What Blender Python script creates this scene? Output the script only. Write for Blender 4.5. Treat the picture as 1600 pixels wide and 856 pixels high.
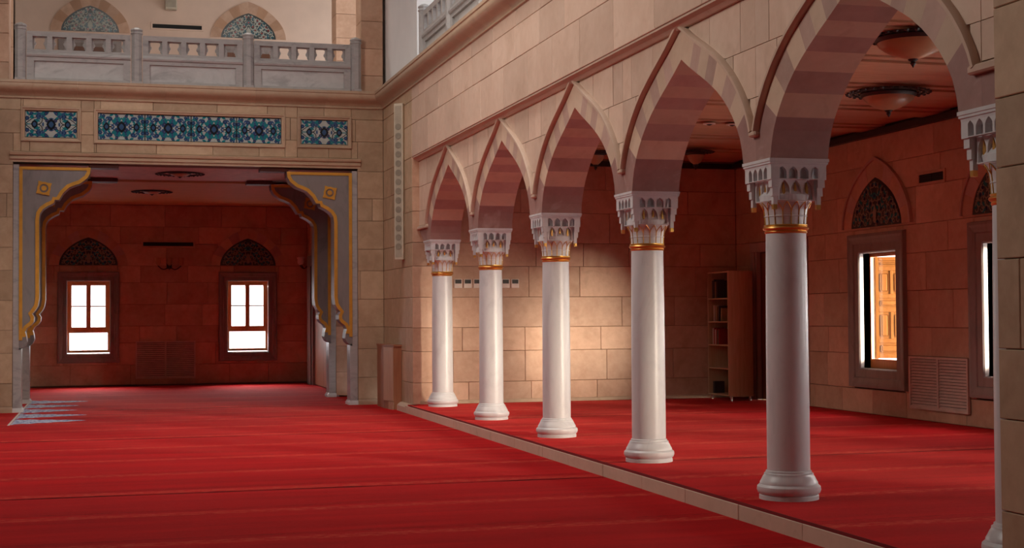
import bpy, bmesh, math, random
from mathutils import Vector, Matrix
random.seed(7)
for o in list(bpy.data.objects): bpy.data.objects.remove(o)
SC = bpy.context.scene
COL = SC.collection

# ------------------------------------------------------------------ camera
F = 2267.1; YAW = 0.271736; PIT = 0.0278688; ROL = -0.0066205; CAMH = 1.6
fw = Vector((math.sin(YAW)*math.cos(PIT), math.cos(YAW)*math.cos(PIT), math.sin(PIT)))
r0 = Vector((math.cos(YAW), -math.sin(YAW), 0)); u0 = r0.cross(fw)
rr = math.cos(ROL)*r0 + math.sin(ROL)*u0; uu = -math.sin(ROL)*r0 + math.cos(ROL)*u0
cam = bpy.data.cameras.new('camera'); camo = bpy.data.objects.new('camera', cam); COL.objects.link(camo)
cam.sensor_width = 36; cam.lens = F/1600*36; cam.clip_start = .05; cam.clip_end = 200
M = Matrix((rr, uu, -fw)).transposed().to_4x4(); M.translation = Vector((0, 0, CAMH)); camo.matrix_world = M
SC.camera = camo
# ------------------------------------------------------------------ light
SC.view_settings.view_transform = 'Standard'; SC.view_settings.look = 'None'
SC.view_settings.gamma = 1; SC.view_settings.use_curve_mapping = False
SC.view_settings.exposure = 0.08
W = bpy.data.worlds.new('sky'); SC.world = W; W.use_nodes = True
bg = W.node_tree.nodes['Background']; bg.inputs[0].default_value = (0.93, 0.96, 1, 1); bg.inputs[1].default_value = 3.0
def area(name, loc, direction, sx, sy, power, col=(1, 1, 1), spread=180):
    l = bpy.data.lights.new(name, 'AREA'); l.shape = 'RECTANGLE'; l.size = sx; l.size_y = sy; l.energy = power; l.color = col
    l.spread = math.radians(spread)
    o = bpy.data.objects.new(name, l); COL.objects.link(o); o.location = loc
    o.rotation_euler = Vector(direction).to_track_quat('-Z', 'Z').to_euler()
    return o
sl = bpy.data.lights.new('sun', 'SUN'); sl.energy = 30; sl.angle = math.radians(18); sl.color = (1, .84, .64)
so = bpy.data.objects.new('sun', sl); COL.objects.link(so); so.rotation_euler = Vector((-.47, .77, -.085)).to_track_quat('-Z', 'Y').to_euler()
# daylight of the high windows of the prayer hall
area('clerestory_light', (-6.0, 14.0, 9.2), (.85, .05, -.5), 15, 3.4, 1650, (1, .91, .82))
area('dome_light', (.8, 18, 11.3), (0, .12, -1), 4, 6, 260, (1, .93, .86), 110)
# daylight of the tall aisle windows (right wall) and iwan windows
AISLE_WIN = [18.48, 15.38, 12.28, 9.18, 6.08]
for wy in AISLE_WIN: area('aisle_window_light', (11.45, wy, 1.70), (-1, 0.05, -.10), .9, 1.6, 95 if wy > 13 else 80, (1, .93, .85), 170)
IWAN_WIN = [-.43, 3.2]
for wx in IWAN_WIN: area('iwan_window_light', (wx, 35.45, 1.7), (0, -1, -.8), .9, 1.6, 78, (1, .96, .93), 95)
area('gallery_fill_light', (1.4, 27.5, 9.6), (0, .45, -.9), 5, 2.5, 130, (1, .9, .82))  # added overhead panel brightening the gallery back wall, no window here
area('side_gallery_light', (8.2, 17, 9.6), (-.1, 0, -1), 3, 12, 330, (.95, .97, 1))

# ------------------------------------------------------------------ materials
def nt(name):
    m = bpy.data.materials.new(name); m.use_nodes = True
    t = m.node_tree; b = t.nodes['Principled BSDF']
    return m, t, b
def N(t, kind, **kw):
    n = t.nodes.new(kind)
    for k, v in kw.items():
        if k.startswith('i_'): n.inputs[k[2:].replace('_', ' ')].default_value = v
        else: setattr(n, k, v)
    return n
def rgb(c): return (c[0], c[1], c[2], 1)
def ramp(t, fac, stops):
    r = N(t, 'ShaderNodeValToRGB'); e = r.color_ramp.elements
    while len(e) < len(stops): e.new(.5)
    for k, (p, c) in enumerate(stops): e[k].position = p; e[k].color = rgb(c)
    t.links.new(fac, r.inputs[0]); return r.outputs[0]
def world_pos(t, rnd=0.0, scale=(1, 1, 1)):
    g = N(t, 'ShaderNodeNewGeometry'); v = g.outputs['Position']
    if rnd:
        oi = N(t, 'ShaderNodeObjectInfo')
        mu = N(t, 'ShaderNodeMath', operation='MULTIPLY'); mu.inputs[1].default_value = rnd; t.links.new(oi.outputs['Random'], mu.inputs[0])
        ad = N(t, 'ShaderNodeVectorMath', operation='ADD'); t.links.new(v, ad.inputs[0]); t.links.new(mu.outputs[0], ad.inputs[1]); v = ad.outputs[0]
    if scale != (1, 1, 1):
        mp = N(t, 'ShaderNodeVectorMath', operation='MULTIPLY'); mp.inputs[1].default_value = scale; t.links.new(v, mp.inputs[0]); v = mp.outputs[0]
    return v
def noise(t, v, scale, detail=4, rough=.55, dist=0):
    n = N(t, 'ShaderNodeTexNoise'); n.inputs['Scale'].default_value = scale; n.inputs['Detail'].default_value = detail
    n.inputs['Roughness'].default_value = rough; n.inputs['Distortion'].default_value = dist; t.links.new(v, n.inputs['Vector']); return n.outputs['Fac']
def mix(t, fac, a, b, mode='MIX'):
    m = N(t, 'ShaderNodeMixRGB', blend_type=mode)
    for k, x in ((0, fac), (1, a), (2, b)):
        if isinstance(x, (int, float)): m.inputs[k].default_value = x
        elif isinstance(x, tuple): m.inputs[k].default_value = rgb(x)
        else: t.links.new(x, m.inputs[k])
    return m.outputs[0]
def bump(t, b, h, strength, dist=.01):
    n = N(t, 'ShaderNodeBump'); n.inputs['Strength'].default_value = strength; n.inputs['Distance'].default_value = dist
    t.links.new(h, n.inputs['Height']); t.links.new(n.outputs[0], b.inputs['Normal'])
def m_stone(name, stops, rough=.55, var=.2, bm=.12, stain=(.40, .25, .15)):
    m, t, b = nt(name)
    v = world_pos(t, 40.0)
    n1 = noise(t, v, 1.6, 5, .6, .6); c = ramp(t, n1, stops)
    n2 = noise(t, v, 9, 6, .65); c = mix(t, .35, c, ramp(t, n2, [(.3, stops[0][1]), (.7, stops[-1][1])]))
    n3 = noise(t, v, 3.2, 3, .5, 1.2); c = mix(t, ramp(t, n3, [(.60, (0, 0, 0)), (.78, (.45, .45, .45))]), c, stain)
    oi = N(t, 'ShaderNodeObjectInfo')
    mr = N(t, 'ShaderNodeMapRange'); mr.inputs[3].default_value = 1-var; mr.inputs[4].default_value = 1+var*.3; t.links.new(oi.outputs['Random'], mr.inputs[0])
    cb = N(t, 'ShaderNodeCombineColor')
    for k in range(3): t.links.new(mr.outputs[0], cb.inputs[k])
    c = mix(t, 1.0, c, cb.outputs[0], 'MULTIPLY')
    t.links.new(c, b.inputs['Base Color']); b.inputs['Roughness'].default_value = rough
    bump(t, b, n2, bm, .004)
    return m
def m_marble(name, c0, c1, rough=.3, scale=1.5, axis=(1, 1, .35)):
    m, t, b = nt(name)
    v = world_pos(t, 20.0, axis)
    n1 = noise(t, v, scale*1.6, 6, .6, 2.5); n2 = noise(t, v, scale*5, 4, .6, 1)
    c = ramp(t, n1, [(.32, c1), (.47, c0), (.6, c0), (.75, c1)])
    c = mix(t, .3, c, ramp(t, n2, [(.35, c1), (.65, c0)]))
    t.links.new(c, b.inputs['Base Color']); b.inputs['Roughness'].default_value = rough
    return m
def m_plain(name, c, rough=.5, metal=0, spec=.5, var=.12, sc=6):
    m, t, b = nt(name)
    v = world_pos(t, 10.0); n = noise(t, v, sc, 4)
    d = tuple(x*(1-var) for x in c); e = tuple(min(1, x*(1+var)) for x in c)
    t.links.new(ramp(t, n, [(.3, d), (.7, e)]), b.inputs['Base Color'])
    b.inputs['Roughness'].default_value = rough; b.inputs['Metallic'].default_value = metal; b.inputs['Specular IOR Level'].default_value = spec
    return m
def m_wood(name, c0, c1, axis=(9, 9, .7), rough=.45):
    m, t, b = nt(name)
    v = world_pos(t, 30.0, axis); n = noise(t, v, 2.2, 5, .6, .8)
    c = ramp(t, n, [(.3, c0), (.7, c1)]); t.links.new(c, b.inputs['Base Color']); b.inputs['Roughness'].default_value = rough
    bump(t, b, n, .05, .003); return m
def m_carpet(name, rows=True):
    m, t, b = nt(name)
    v = world_pos(t)
    vs = world_pos(t, 0, (.22, 1.9, 1)); n1 = noise(t, vs, 1.5, 6, .62, .5)
    vf = world_pos(t, 0, (1, 3.0, 1)); n2 = noise(t, vf, 34, 4, .7)
    c = ramp(t, n1, [(.25, (.32, .005, .008)), (.5, (.51, .008, .012)), (.75, (.70, .014, .018))])
    c = mix(t, .30, c, ramp(t, n2, [(.35, (.28, .003, .005)), (.65, (.66, .022, .024))]))
    if rows:
        sx = N(t, 'ShaderNodeSeparateXYZ'); t.links.new(v, sx.inputs[0])
        def line(period, off, w):
            a = N(t, 'ShaderNodeMath', operation='ADD'); a.inputs[1].default_value = off; t.links.new(sx.outputs['Y'], a.inputs[0])
            p = N(t, 'ShaderNodeMath', operation='PINGPONG'); p.inputs[1].default_value = period/2; t.links.new(a.outputs[0], p.inputs[0])
            l = N(t, 'ShaderNodeMath', operation='LESS_THAN'); l.inputs[1].default_value = w; t.links.new(p.outputs[0], l.inputs[0]); return l.outputs[0]
        vd = world_pos(t, 0, (1.6, 3.5, 1)); nd = noise(t, vd, 6, 5, .75)
        dots = ramp(t, nd, [(.44, (0, 0, 0)), (.64, (.75, .75, .75))])
        f = mix(t, 1.0, dots, line(1.555, -12.12+1.555*20, .085), 'MULTIPLY')
        c = mix(t, f, c, (.70, .12, .075))
        nse = noise(t, world_pos(t, 0, (.5, 1, 1)), 3, 4, .7)
        c = mix(t, mix(t, 1.0, ramp(t, nse, [(.35, (.25, .25, .25)), (.6, (1, 1, 1))]), line(6.22, -13.52+6.22*8, .045), 'MULTIPLY'), c, (.09, .002, .003))
        c = mix(t, mix(t, 1.0, dots, line(1.555, -12.34+1.555*20, .03), 'MULTIPLY'), c, (.20, .004, .006))
    t.links.new(c, b.inputs['Base Color']); b.inputs['Roughness'].default_value = .95; b.inputs['Specular IOR Level'].default_value = .08
    b.inputs['Sheen Weight'].default_value = .28; b.inputs['Sheen Roughness'].default_value = .2; b.inputs['Sheen Tint'].default_value = (1, .16, .13, 1)
    bump(t, b, n2, .5, .01)
    return m
STN = [(.28, (.45, .262, .165)), (.5, (.60, .37, .25)), (.72, (.70, .475, .34))]
M_STONE = m_stone('limestone', STN)
M_STONE_UP = m_stone('pale_limestone', [(.28, (.62, .43, .32)), (.5, (.72, .52, .40)), (.72, (.79, .60, .48))], var=.16, stain=(.5, .32, .22))
M_STONE_Y = m_stone('tan_limestone', [(.28, (.39, .26, .16)), (.5, (.52, .36, .23)), (.72, (.62, .455, .31))], stain=(.36, .23, .13))
M_MORTAR = m_plain('mortar', (.16, .10, .065), .9)
M_CREAMST = m_stone('cream_voussoir', [(.3, (.56, .39, .28)), (.5, (.65, .475, .35)), (.7, (.71, .54, .41))], var=.12, stain=(.45, .26, .19))
M_ROSEST = m_stone('rose_voussoir', [(.3, (.42, .26, .21)), (.5, (.51, .335, .275)), (.7, (.58, .40, .335))], var=.18, stain=(.52, .40, .35))
M_SPRING = m_stone('veined_rose_marble', [(.3, (.29, .155, .135)), (.5, (.36, .20, .175)), (.7, (.44, .26, .23))], var=.1, stain=(.72, .60, .55))
M_OCHRE = m_stone('ochre_voussoir', [(.3, (.40, .22, .13)), (.7, (.52, .31, .19))], var=.15)
M_HOOD = m_stone('hood_stone', [(.3, (.56, .40, .30)), (.7, (.68, .50, .39))], var=.08)
M_CORN = m_stone('cornice_stone', [(.3, (.44, .30, .20)), (.7, (.58, .42, .295))], var=.18, rough=.4)
M_MARB = m_marble('white_marble', (.70, .705, .72), (.58, .58, .60), .35)
M_GREY = m_marble('grey_marble', (.44, .425, .42), (.28, .27, .275), .3, 1.2, (.6, 1, 1.6))
M_MARBV = m_marble('veined_marble', (.56, .555, .55), (.34, .335, .34), .3, .8, (.9, 1, 1.3))
M_GREYD = m_marble('dark_grey_marble', (.25, .225, .225), (.17, .155, .16), .55, 1.2)
M_FRAME = m_marble('frame_marble', (.27, .225, .21), (.18, .15, .14), .45, 1.5)
M_FRAMEP = m_marble('pink_frame_marble', (.50, .38, .35), (.38, .28, .26), .4, 1.5)
M_GOLD = m_plain('gilding', (.78, .45, .13), .3, .85)
M_GOLDP = m_plain('gold_paint', (.66, .34, .05), .42, .2)
M_CARP = m_carpet('red_carpet'); M_CARP2 = m_carpet('red_aisle_carpet')
M_CARPD = m_plain('carpet_edge', (.20, .008, .01), .95)
M_CEIL = m_wood('ceiling_planks', (.46, .25, .14), (.60, .35, .21), (.7, 9, 9), .5)
M_CEILW = m_plain('pale_soffit', (.60, .46, .40), .6)
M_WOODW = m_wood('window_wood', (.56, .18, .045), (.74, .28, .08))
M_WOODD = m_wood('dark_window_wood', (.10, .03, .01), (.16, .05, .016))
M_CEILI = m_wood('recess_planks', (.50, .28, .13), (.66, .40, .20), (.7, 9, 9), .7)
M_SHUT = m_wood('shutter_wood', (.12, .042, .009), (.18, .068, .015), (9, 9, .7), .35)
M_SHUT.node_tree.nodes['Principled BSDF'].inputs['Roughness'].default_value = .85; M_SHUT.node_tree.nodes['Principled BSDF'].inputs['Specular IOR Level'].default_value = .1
M_BROWN = m_wood('cabinet_wood', (.27, .10, .045), (.38, .16, .08))
M_BROWNL = m_wood('cabinet_front_wood', (.44, .26, .16), (.56, .35, .23))
M_BCASE = m_wood('bookcase_wood', (.46, .31, .18), (.60, .43, .27))
M_DARK = m_plain('dark_metal', (.02, .016, .014), .5)
M_BLACK = m_plain('vent_black', (.006, .005, .005), .7)
M_DKWOOD = m_plain('dark_wood', (.09, .022, .014), .5)
M_LOUV = m_plain('painted_metal', (.58, .46, .40), .5)
M_PLAST = m_plain('pink_plaster', (.72, .54, .43), .8, var=.05, sc=2)
M_HALL = m_stone('bounce_cutting_stone', [(.3, (.13, .09, .065)), (.7, (.20, .145, .105))])  # unseen hall surfaces coloured dark to cut bounced fill light
M_WHITE = m_plain('white_plaster', (.80, .79, .79), .8, var=.03, sc=2)
M_CHROME = m_plain('steel', (.6, .6, .6), .25, 1)
M_SPK = m_plain('speaker_cloth', (.40, .35, .27), .7); M_SPKF = m_plain('speaker_case', (.55, .49, .38), .5)
M_SPKD = m_plain('speaker_cone', (.24, .21, .16), .6)
M_BOWL = m_plain('amber_glass_bowl', (.42, .24, .12), .35)
M_PLATE = m_plain('white_plastic', (.75, .66, .6), .4)
M_TW = m_plain('tile_white', (.47, .51, .49), .2, var=.1, sc=12); M_TN = m_plain('tile_navy', (.018, .035, .11), .2)
M_TT = m_plain('tile_turquoise', (.015, .20, .24), .2); M_TK = m_plain('tile_black', (.012, .015, .022), .2); M_TR = m_plain('tile_red', (.20, .035, .03), .2)
M_TB = m_plain('tile_blue', (.04, .10, .22), .2)
M_TT2 = m_plain('panel_teal', (.012, .09, .12), .25)
M_TG = m_plain('panel_dark_green', (.018, .03, .034), .3); M_TC = m_plain('scroll_cream', (.38, .39, .34), .4)
M_TCD = m_plain('scroll_dim', (.26, .22, .17), .4)
def m_glass():
    m, t, b = nt('window_glass'); o = t.nodes['Material Output']
    tr = N(t, 'ShaderNodeBsdfTransparent'); tr.inputs[0].default_value = (.96, .97, .98, 1)
    gl = N(t, 'ShaderNodeBsdfGlossy'); gl.inputs['Roughness'].default_value = .05
    mx = N(t, 'ShaderNodeMixShader'); mx.inputs[0].default_value = .06
    t.links.new(tr.outputs[0], mx.inputs[1]); t.links.new(gl.outputs[0], mx.inputs[2]); t.links.new(mx.outputs[0], o.inputs[0]); return m
M_GLASS = m_glass()
def m_blue():
    m, t, b = nt('blue_carpet_motif'); v = world_pos(t, 0, (2.2, 1, 1)); n = noise(t, v, 7, 5, .7)
    t.links.new(ramp(t, n, [(.36, (.06, .09, .30)), (.46, (.24, .30, .52)), (.54, (.72, .74, .82)), (.66, (.14, .20, .45))]), b.inputs['Base Color']); b.inputs['Roughness'].default_value = .95
    return m
M_BLUE = m_blue()

# ------------------------------------------------------------------ helpers
def link(name, me, mat, parent=None):
    o = bpy.data.objects.new(name, me); COL.objects.link(o)
    if mat is not None and len(me.materials) == 0:
        for x in (mat if isinstance(mat, (list, tuple)) else [mat]): me.materials.append(x)
    if parent is not None: o.parent = parent; o.matrix_parent_inverse = parent.matrix_world.inverted()
    return o
def fin(name, bm, mat, parent=None, smooth=False, recalc=True):
    if recalc: bmesh.ops.recalc_face_normals(bm, faces=bm.faces)
    me = bpy.data.meshes.new(name); bm.to_mesh(me); bm.free()
    if smooth:
        for p in me.polygons: p.use_smooth = True
        try: me.set_sharp_from_angle(angle=math.radians(38))
        except Exception: pass
    return link(name, me, mat, parent)
def empty(name, loc=(0, 0, 0), parent=None):
    o = bpy.data.objects.new(name, None); COL.objects.link(o); o.location = loc; o.empty_display_size = .1
    o.matrix_world = Matrix.Translation(Vector(loc))
    if parent is not None: o.parent = parent; o.matrix_parent_inverse = parent.matrix_world.inverted()
    return o
def tag(o, label, cat, group=None):
    o['label'] = label; o['category'] = cat
    if group: o['group'] = group
    return o
def struct(o, label=None):
    o['kind'] = 'structure'
    if label: o['label'] = label
    return o
def bbox(bm, x0, x1, y0, y1, z0, z1):
    v = [bm.verts.new((x, y, z)) for x in (x0, x1) for y in (y0, y1) for z in (z0, z1)]
    for f in ((0, 1, 3, 2), (4, 6, 7, 5), (0, 4, 5, 1), (2, 3, 7, 6), (0, 2, 6, 4), (1, 5, 7, 3)): bm.faces.new([v[k] for k in f])
def box(name, x0, x1, y0, y1, z0, z1, mat, parent=None, bev=0):
    bm = bmesh.new(); bbox(bm, x0, x1, y0, y1, z0, z1)
    if bev: bmesh.ops.bevel(bm, geom=bm.edges[:], offset=bev, segments=2, affect='EDGES', profile=.6)
    return fin(name, bm, mat, parent, smooth=bool(bev))
class PM:
    def __init__(s, o, u, n): s.o = Vector(o); s.u = Vector(u); s.n = Vector(n)
    def P(s, u, v, w=0): return s.o + s.u*u + Vector((0, 0, v)) + s.n*w
def wallY(y): return PM((0, y, 0), (1, 0, 0), (0, -1, 0))     # faces -Y, u = X
def wallX(x): return PM((x, 0, 0), (0, 1, 0), (-1, 0, 0))     # faces -X, u = Y
def wallXp(x): return PM((x, 0, 0), (0, 1, 0), (1, 0, 0))     # faces +X, u = Y
def pbox(bm, pm, u0, u1, v0, v1, w0, w1):
    v = [bm.verts.new(pm.P(u, z, w)) for u in (u0, u1) for z in (v0, v1) for w in (w0, w1)]
    for f in ((0, 1, 3, 2), (4, 6, 7, 5), (0, 4, 5, 1), (2, 3, 7, 6), (0, 2, 6, 4), (1, 5, 7, 3)): bm.faces.new([v[k] for k in f])
def pb(name, pm, u0, u1, v0, v1, w0, w1, mat, parent=None, bev=0):
    bm = bmesh.new(); pbox(bm, pm, u0, u1, v0, v1, w0, w1)
    if bev: bmesh.ops.bevel(bm, geom=bm.edges[:], offset=bev, segments=1, affect='EDGES')
    return fin(name, bm, mat, parent)
def plate_bm(bm, pm, loops, w0, w1):
    for w in (w0, w1):
        es = []
        for lp in loops:
            vs = [bm.verts.new(pm.P(a, b, w)) for a, b in lp]
            es += [bm.edges.new((vs[k], vs[(k+1) % len(vs)])) for k in range(len(vs))]
        bmesh.ops.triangle_fill(bm, edges=es, use_beauty=True)
    for lp in loops:
        n = len(lp)
        a = [bm.verts.new(pm.P(p, q, w0)) for p, q in lp]; b = [bm.verts.new(pm.P(p, q, w1)) for p, q in lp]
        for k in range(n): bm.faces.new((a[k], a[(k+1) % n], b[(k+1) % n], b[k]))
    bmesh.ops.remove_doubles(bm, verts=bm.verts, dist=1e-6)
def plate(name, pm, loops, w0, w1, mat, parent=None, bev=0):
    bm = bmesh.new(); plate_bm(bm, pm, loops, w0, w1); return fin(name, bm, mat, parent)
def lathe_bm(bm, prof, c=(0, 0, 0), seg=40, cap=True):
    rings = []
    for r, z in prof:
        rings.append([bm.verts.new((c[0]+r*math.cos(2*math.pi*k/seg), c[1]+r*math.sin(2*math.pi*k/seg), c[2]+z)) for k in range(seg)])
    for a, b in zip(rings, rings[1:]):
        for k in range(seg): bm.faces.new((a[k], a[(k+1) % seg], b[(k+1) % seg], b[k]))
    if cap: bm.faces.new(rings[0][::-1]); bm.faces.new(rings[-1])
def tube_bm(bm, pts, r, seg=6):
    pts = [Vector(p) for p in pts]; rings = []
    for k, p in enumerate(pts):
        d = (pts[min(k+1, len(pts)-1)] - pts[max(k-1, 0)]).normalized()
        a = d.cross(Vector((0, 0, 1)) if abs(d.z) < .95 else Vector((1, 0, 0))).normalized(); b = d.cross(a)
        rings.append([bm.verts.new(p + a*r*math.cos(2*math.pi*j/seg) + b*r*math.sin(2*math.pi*j/seg)) for j in range(seg)])
    for a, b in zip(rings, rings[1:]):
        for j in range(seg): bm.faces.new((a[j], a[(j+1) % seg], b[(j+1) % seg], b[j]))
    bm.faces.new(rings[0][::-1]); bm.faces.new(rings[-1])
_stone = {}
def stone(name, pm, u0, u1, v0, v1, depth, proud, mat, parent, bev=.005):
    """one dressed block: bevelled front, mesh shared between blocks of one size"""
    w, h = round(u1-u0, 3), round(v1-v0, 3)
    if w < .02 or h < .02: return None
    key = (w, h, tuple(pm.u), tuple(pm.n), depth, mat.name)
    if key not in _stone:
        q = PM((0, 0, 0), pm.u, pm.n); b = min(bev, w/4, h/4)
        L = [[q.P(a, c, ww) for a, c in ((x0, y0), (x1, y0), (x1, y1), (x0, y1))] for ww, x0, x1, y0, y1 in
             ((-depth, 0, w, 0, h), (-b, 0, w, 0, h), (0, b, w-b, b, h-b))]
        bm = bmesh.new(); R = [[bm.verts.new(p) for p in l] for l in L]
        bm.faces.new(R[0]); bm.faces.new(R[2])
        for a, c in zip(R, R[1:]):
            for k in range(4): bm.faces.new((a[k], a[(k+1) % 4], c[(k+1) % 4], c[k]))
        bmesh.ops.recalc_face_normals(bm, faces=bm.faces)
        me = bpy.data.meshes.new(name); bm.to_mesh(me); bm.free(); me.materials.append(mat); _stone[key] = me
    o = bpy.data.objects.new(name, _stone[key]); COL.objects.link(o); o.location = pm.P(u0, v0, proud)
    if parent is not None: o.parent = parent; o.matrix_parent_inverse = parent.matrix_world.inverted()
    return o
def cut(rects, holes):
    for hx0, hx1, hz0, hz1 in holes:
        out = []
        for (a, b, c, d) in rects:
            if b <= hx0 or a >= hx1 or d <= hz0 or c >= hz1: out.append((a, b, c, d)); continue
            if a < hx0: out.append((a, hx0, c, d))
            if b > hx1: out.append((hx1, b, c, d))
            x0, x1 = max(a, hx0), min(b, hx1)
            if c < hz0: out.append((x0, x1, c, hz0))
            if d > hz1: out.append((x0, x1, hz1, d))
        rects = out
    return [q for q in rects if q[1]-q[0] > .026 and q[3]-q[2] > .026]
ZJ = [0, .49, 1.0, 1.39, 1.89, 2.40, 2.79, 3.30, 3.70, 4.19, 4.725, 5.125, 5.33]
def courses(z0, z1):
    z = [z0] + [q for q in ZJ if z0+.04 < q < z1-.04] + [z1]
    return list(zip(z, z[1:]))
def coursed(pm, parent, u0, u1, z0, z1, holes=(), mat=None, wmin=.7, wmax=1.25, depth=.05, g=.0027, seed=0, zl=None):
    rnd = random.Random(seed); mat = mat or M_STONE
    for (a, b) in (zl or courses(z0, z1)):
        u = u0 - rnd.uniform(0, .6)*wmin
        while u < u1:
            w = rnd.uniform(wmin, wmax); x0, x1 = max(u, u0), min(u+w, u1); u += w
            if u1-x1 < .18: x1 = u1; u = u1
            if x1-x0 < .02: continue
            for q in cut([(x0, x1, a, b)], holes):
                stone('stone_block', pm, q[0]+g, q[1]-g, q[2]+g, q[3]-g, depth, rnd.uniform(-.0015, .0015), mat, parent)
def backing(name, pm, u0, u1, z0, z1, holes, w0, w1, mat=None, label=None):
    bm = bmesh.new()
    us = sorted({u0, u1, *[h[k] for h in holes for k in (0, 1)]}); us = [x for x in us if u0 <= x <= u1]
    for a, b in zip(us, us[1:]):
        for q in cut([(a, b, z0, z1)], holes): pbox(bm, pm, q[0], q[1], q[2], q[3], w0, w1)
    return struct(fin(name, bm, mat or M_MORTAR), label)
def moulding(name, pm, u0, u1, prof, mat, parent=None):
    """profile (w, z) swept along u"""
    bm = bmesh.new()
    A = [bm.verts.new(pm.P(u0, z, w)) for w, z in prof]; B = [bm.verts.new(pm.P(u1, z, w)) for w, z in prof]
    n = len(prof)
    for k in range(n): bm.faces.new((A[k], A[(k+1) % n], B[(k+1) % n], B[k]))
    bm.faces.new(A[::-1]); bm.faces.new(B)
    return fin(name, bm, mat, parent)
def frame_ring(bm, pm, u0, u1, v0, v1, prof):
    """mitred rectangular frame; prof = list of (inset outwards, w)"""
    rings = []
    for d, w in prof: rings.append([bm.verts.new(pm.P(a, b, w)) for a, b in ((u0-d, v0-d), (u1+d, v0-d), (u1+d, v1+d), (u0-d, v1+d))])
    for a, b in zip(rings, rings[1:]+rings[:1]):
        for k in range(4): bm.faces.new((a[k], a[(k+1) % 4], b[(k+1) % 4], b[k]))
CX = 1.39
def mx(x): return 2*CX-x

# ================================================================== SETTING
PZ = .14
AX, RX = 4.80, 4.92           # proud wall plane / recessed arcade plane
EY, IY, BY, WX = 23.3, 25.85, 34.8, 10.55
CEIL = 4.2
fl = struct(box('floor', -8, 4.74, -4, 35.3, -.3, -.03, M_MORTAR), 'stone floor under the red carpet of the prayer hall')
seams = [-4, 1.2, 7.35, 13.52, 19.74, 25.95, 35.2]
for k, (a, b) in enumerate(zip(seams, seams[1:])):
    bm = bmesh.new(); bbox(bm, -8, 4.72, a+.006, b-.006, -.03, 0)
    fin('carpet_strip', bm, M_CARP, fl)
fa = struct(box('floor_aisle', 4.80, WX+.3, 2, EY+.2, -.3, PZ-.02, M_MORTAR), 'raised floor of the side aisle')
bm = bmesh.new(); bbox(bm, 4.712, WX, 2.2, EY-.005, PZ-.02, PZ); fin('carpet_strip', bm, M_CARP2, fa)
box('carpet_edge', 4.706, 4.712, 2.2, EY-.2, PZ-.022, PZ+.002, M_CARPD, fa)
st = struct(box('trim_1', 4.74, 4.80, 2, EY, -.03, PZ-.021, M_MORTAR), 'low stone riser along the aisle step')
y = 2.2; rnd = random.Random(3)
while y < EY+.15:
    w = min(rnd.uniform(.85, 1.2), EY+.18-y)
    stone('stone_block', wallX(4.70), y+.002, y+w-.002, -.028, PZ-.022, .04, rnd.uniform(-.002, .002), M_HOOD, st); y += w
# ---- aisle end wall
pe = wallY(EY)
we = backing('wall_end', pe, AX+.06, WX+.5, 0, 5.4, [], -.5, -.05, label='stone end wall of the side aisle')
coursed(pe, we, AX, WX, PZ, CEIL, seed=11, wmin=.75, wmax=1.45)
moulding('baseboard', pe, AX+.12, WX, [(-.02, PZ), (.012, PZ), (.012, PZ+.05), (0, PZ+.06), (-.02, PZ+.06)], M_CORN, we)
# ---- aisle right wall with windows
pr_ = wallX(WX)
wh = [(wy-.5, wy+.5, .79, 2.45) for wy in AISLE_WIN] + [(20.82, 22.42, PZ, 2.6)]
wr = backing('wall_right', pr_, 2, EY+.1, 0, 5.4, wh, -.28, -.05, label='long stone wall of the side aisle with tall windows')
coursed(pr_, wr, 6, EY, PZ, CEIL, holes=[(a-.2, b+.2, c-.3, d+.25) for a, b, c, d in wh[:-1]] + [(20.6, 22.64, PZ, 2.75)], seed=5, wmin=.8, wmax=1.5)
# ---- pier side at X=4.8 between iwan wall and recess
pa = wallX(AX)
wp = backing('wall_pier', pa, EY+.06, IY+.5, 0, 5.33, [], -.5, -.05, label='stone pier wall beside the arcade')
coursed(pa, wp, EY, IY, 0.1, 5.33, seed=21, wmin=.9, wmax=1.3, mat=M_STONE_Y)
moulding('plinth', pa, EY-.35, EY+.85, [(-.02, 0), (.10, 0), (.10, .09), (.07, .12), (.04, .14), (-.02, .14)], M_HOOD, wp)
# ---- near pillar
wn = backing('wall_near_pillar', pa, 2, 7.1, -.03, 5.33, [], -.6, -.05, label='near stone pillar at the right edge')
coursed(pa, wn, 2, 7.1, 0, 5.33, seed=31, wmin=1.1, wmax=1.6, mat=M_STONE_Y)
for (a, b) in courses(0, 5.33):
    stone('stone_block', wallY(7.1).__class__((0, 7.1, 0), (1, 0, 0), (0, 1, 0)), AX+.003, AX+.6, a+.003, b-.003, .05, -.002, M_STONE, wn)
# ---- upper arcade wall above the ledge
wu = backing('wall_upper', pa, 2, IY, 4.19, 5.33, [], -.61, -.05, label='pale stone wall band above the arcade')
wu2 = [(4.19, 4.725), (4.725, 5.125), (5.125, 5.33)]
coursed(pa, wu, 7.1, EY, 4.19, 5.33, seed=41, wmin=.95, wmax=1.2, mat=M_STONE_UP, zl=wu2)
moulding('ledge_moulding', pa, 7.1, EY, [(-.12, 4.12), (-.09, 4.12), (-.06, 4.15), (-.012, 4.17), (-.012, 4.19), (-.12, 4.19)], M_HOOD, wu)

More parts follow.
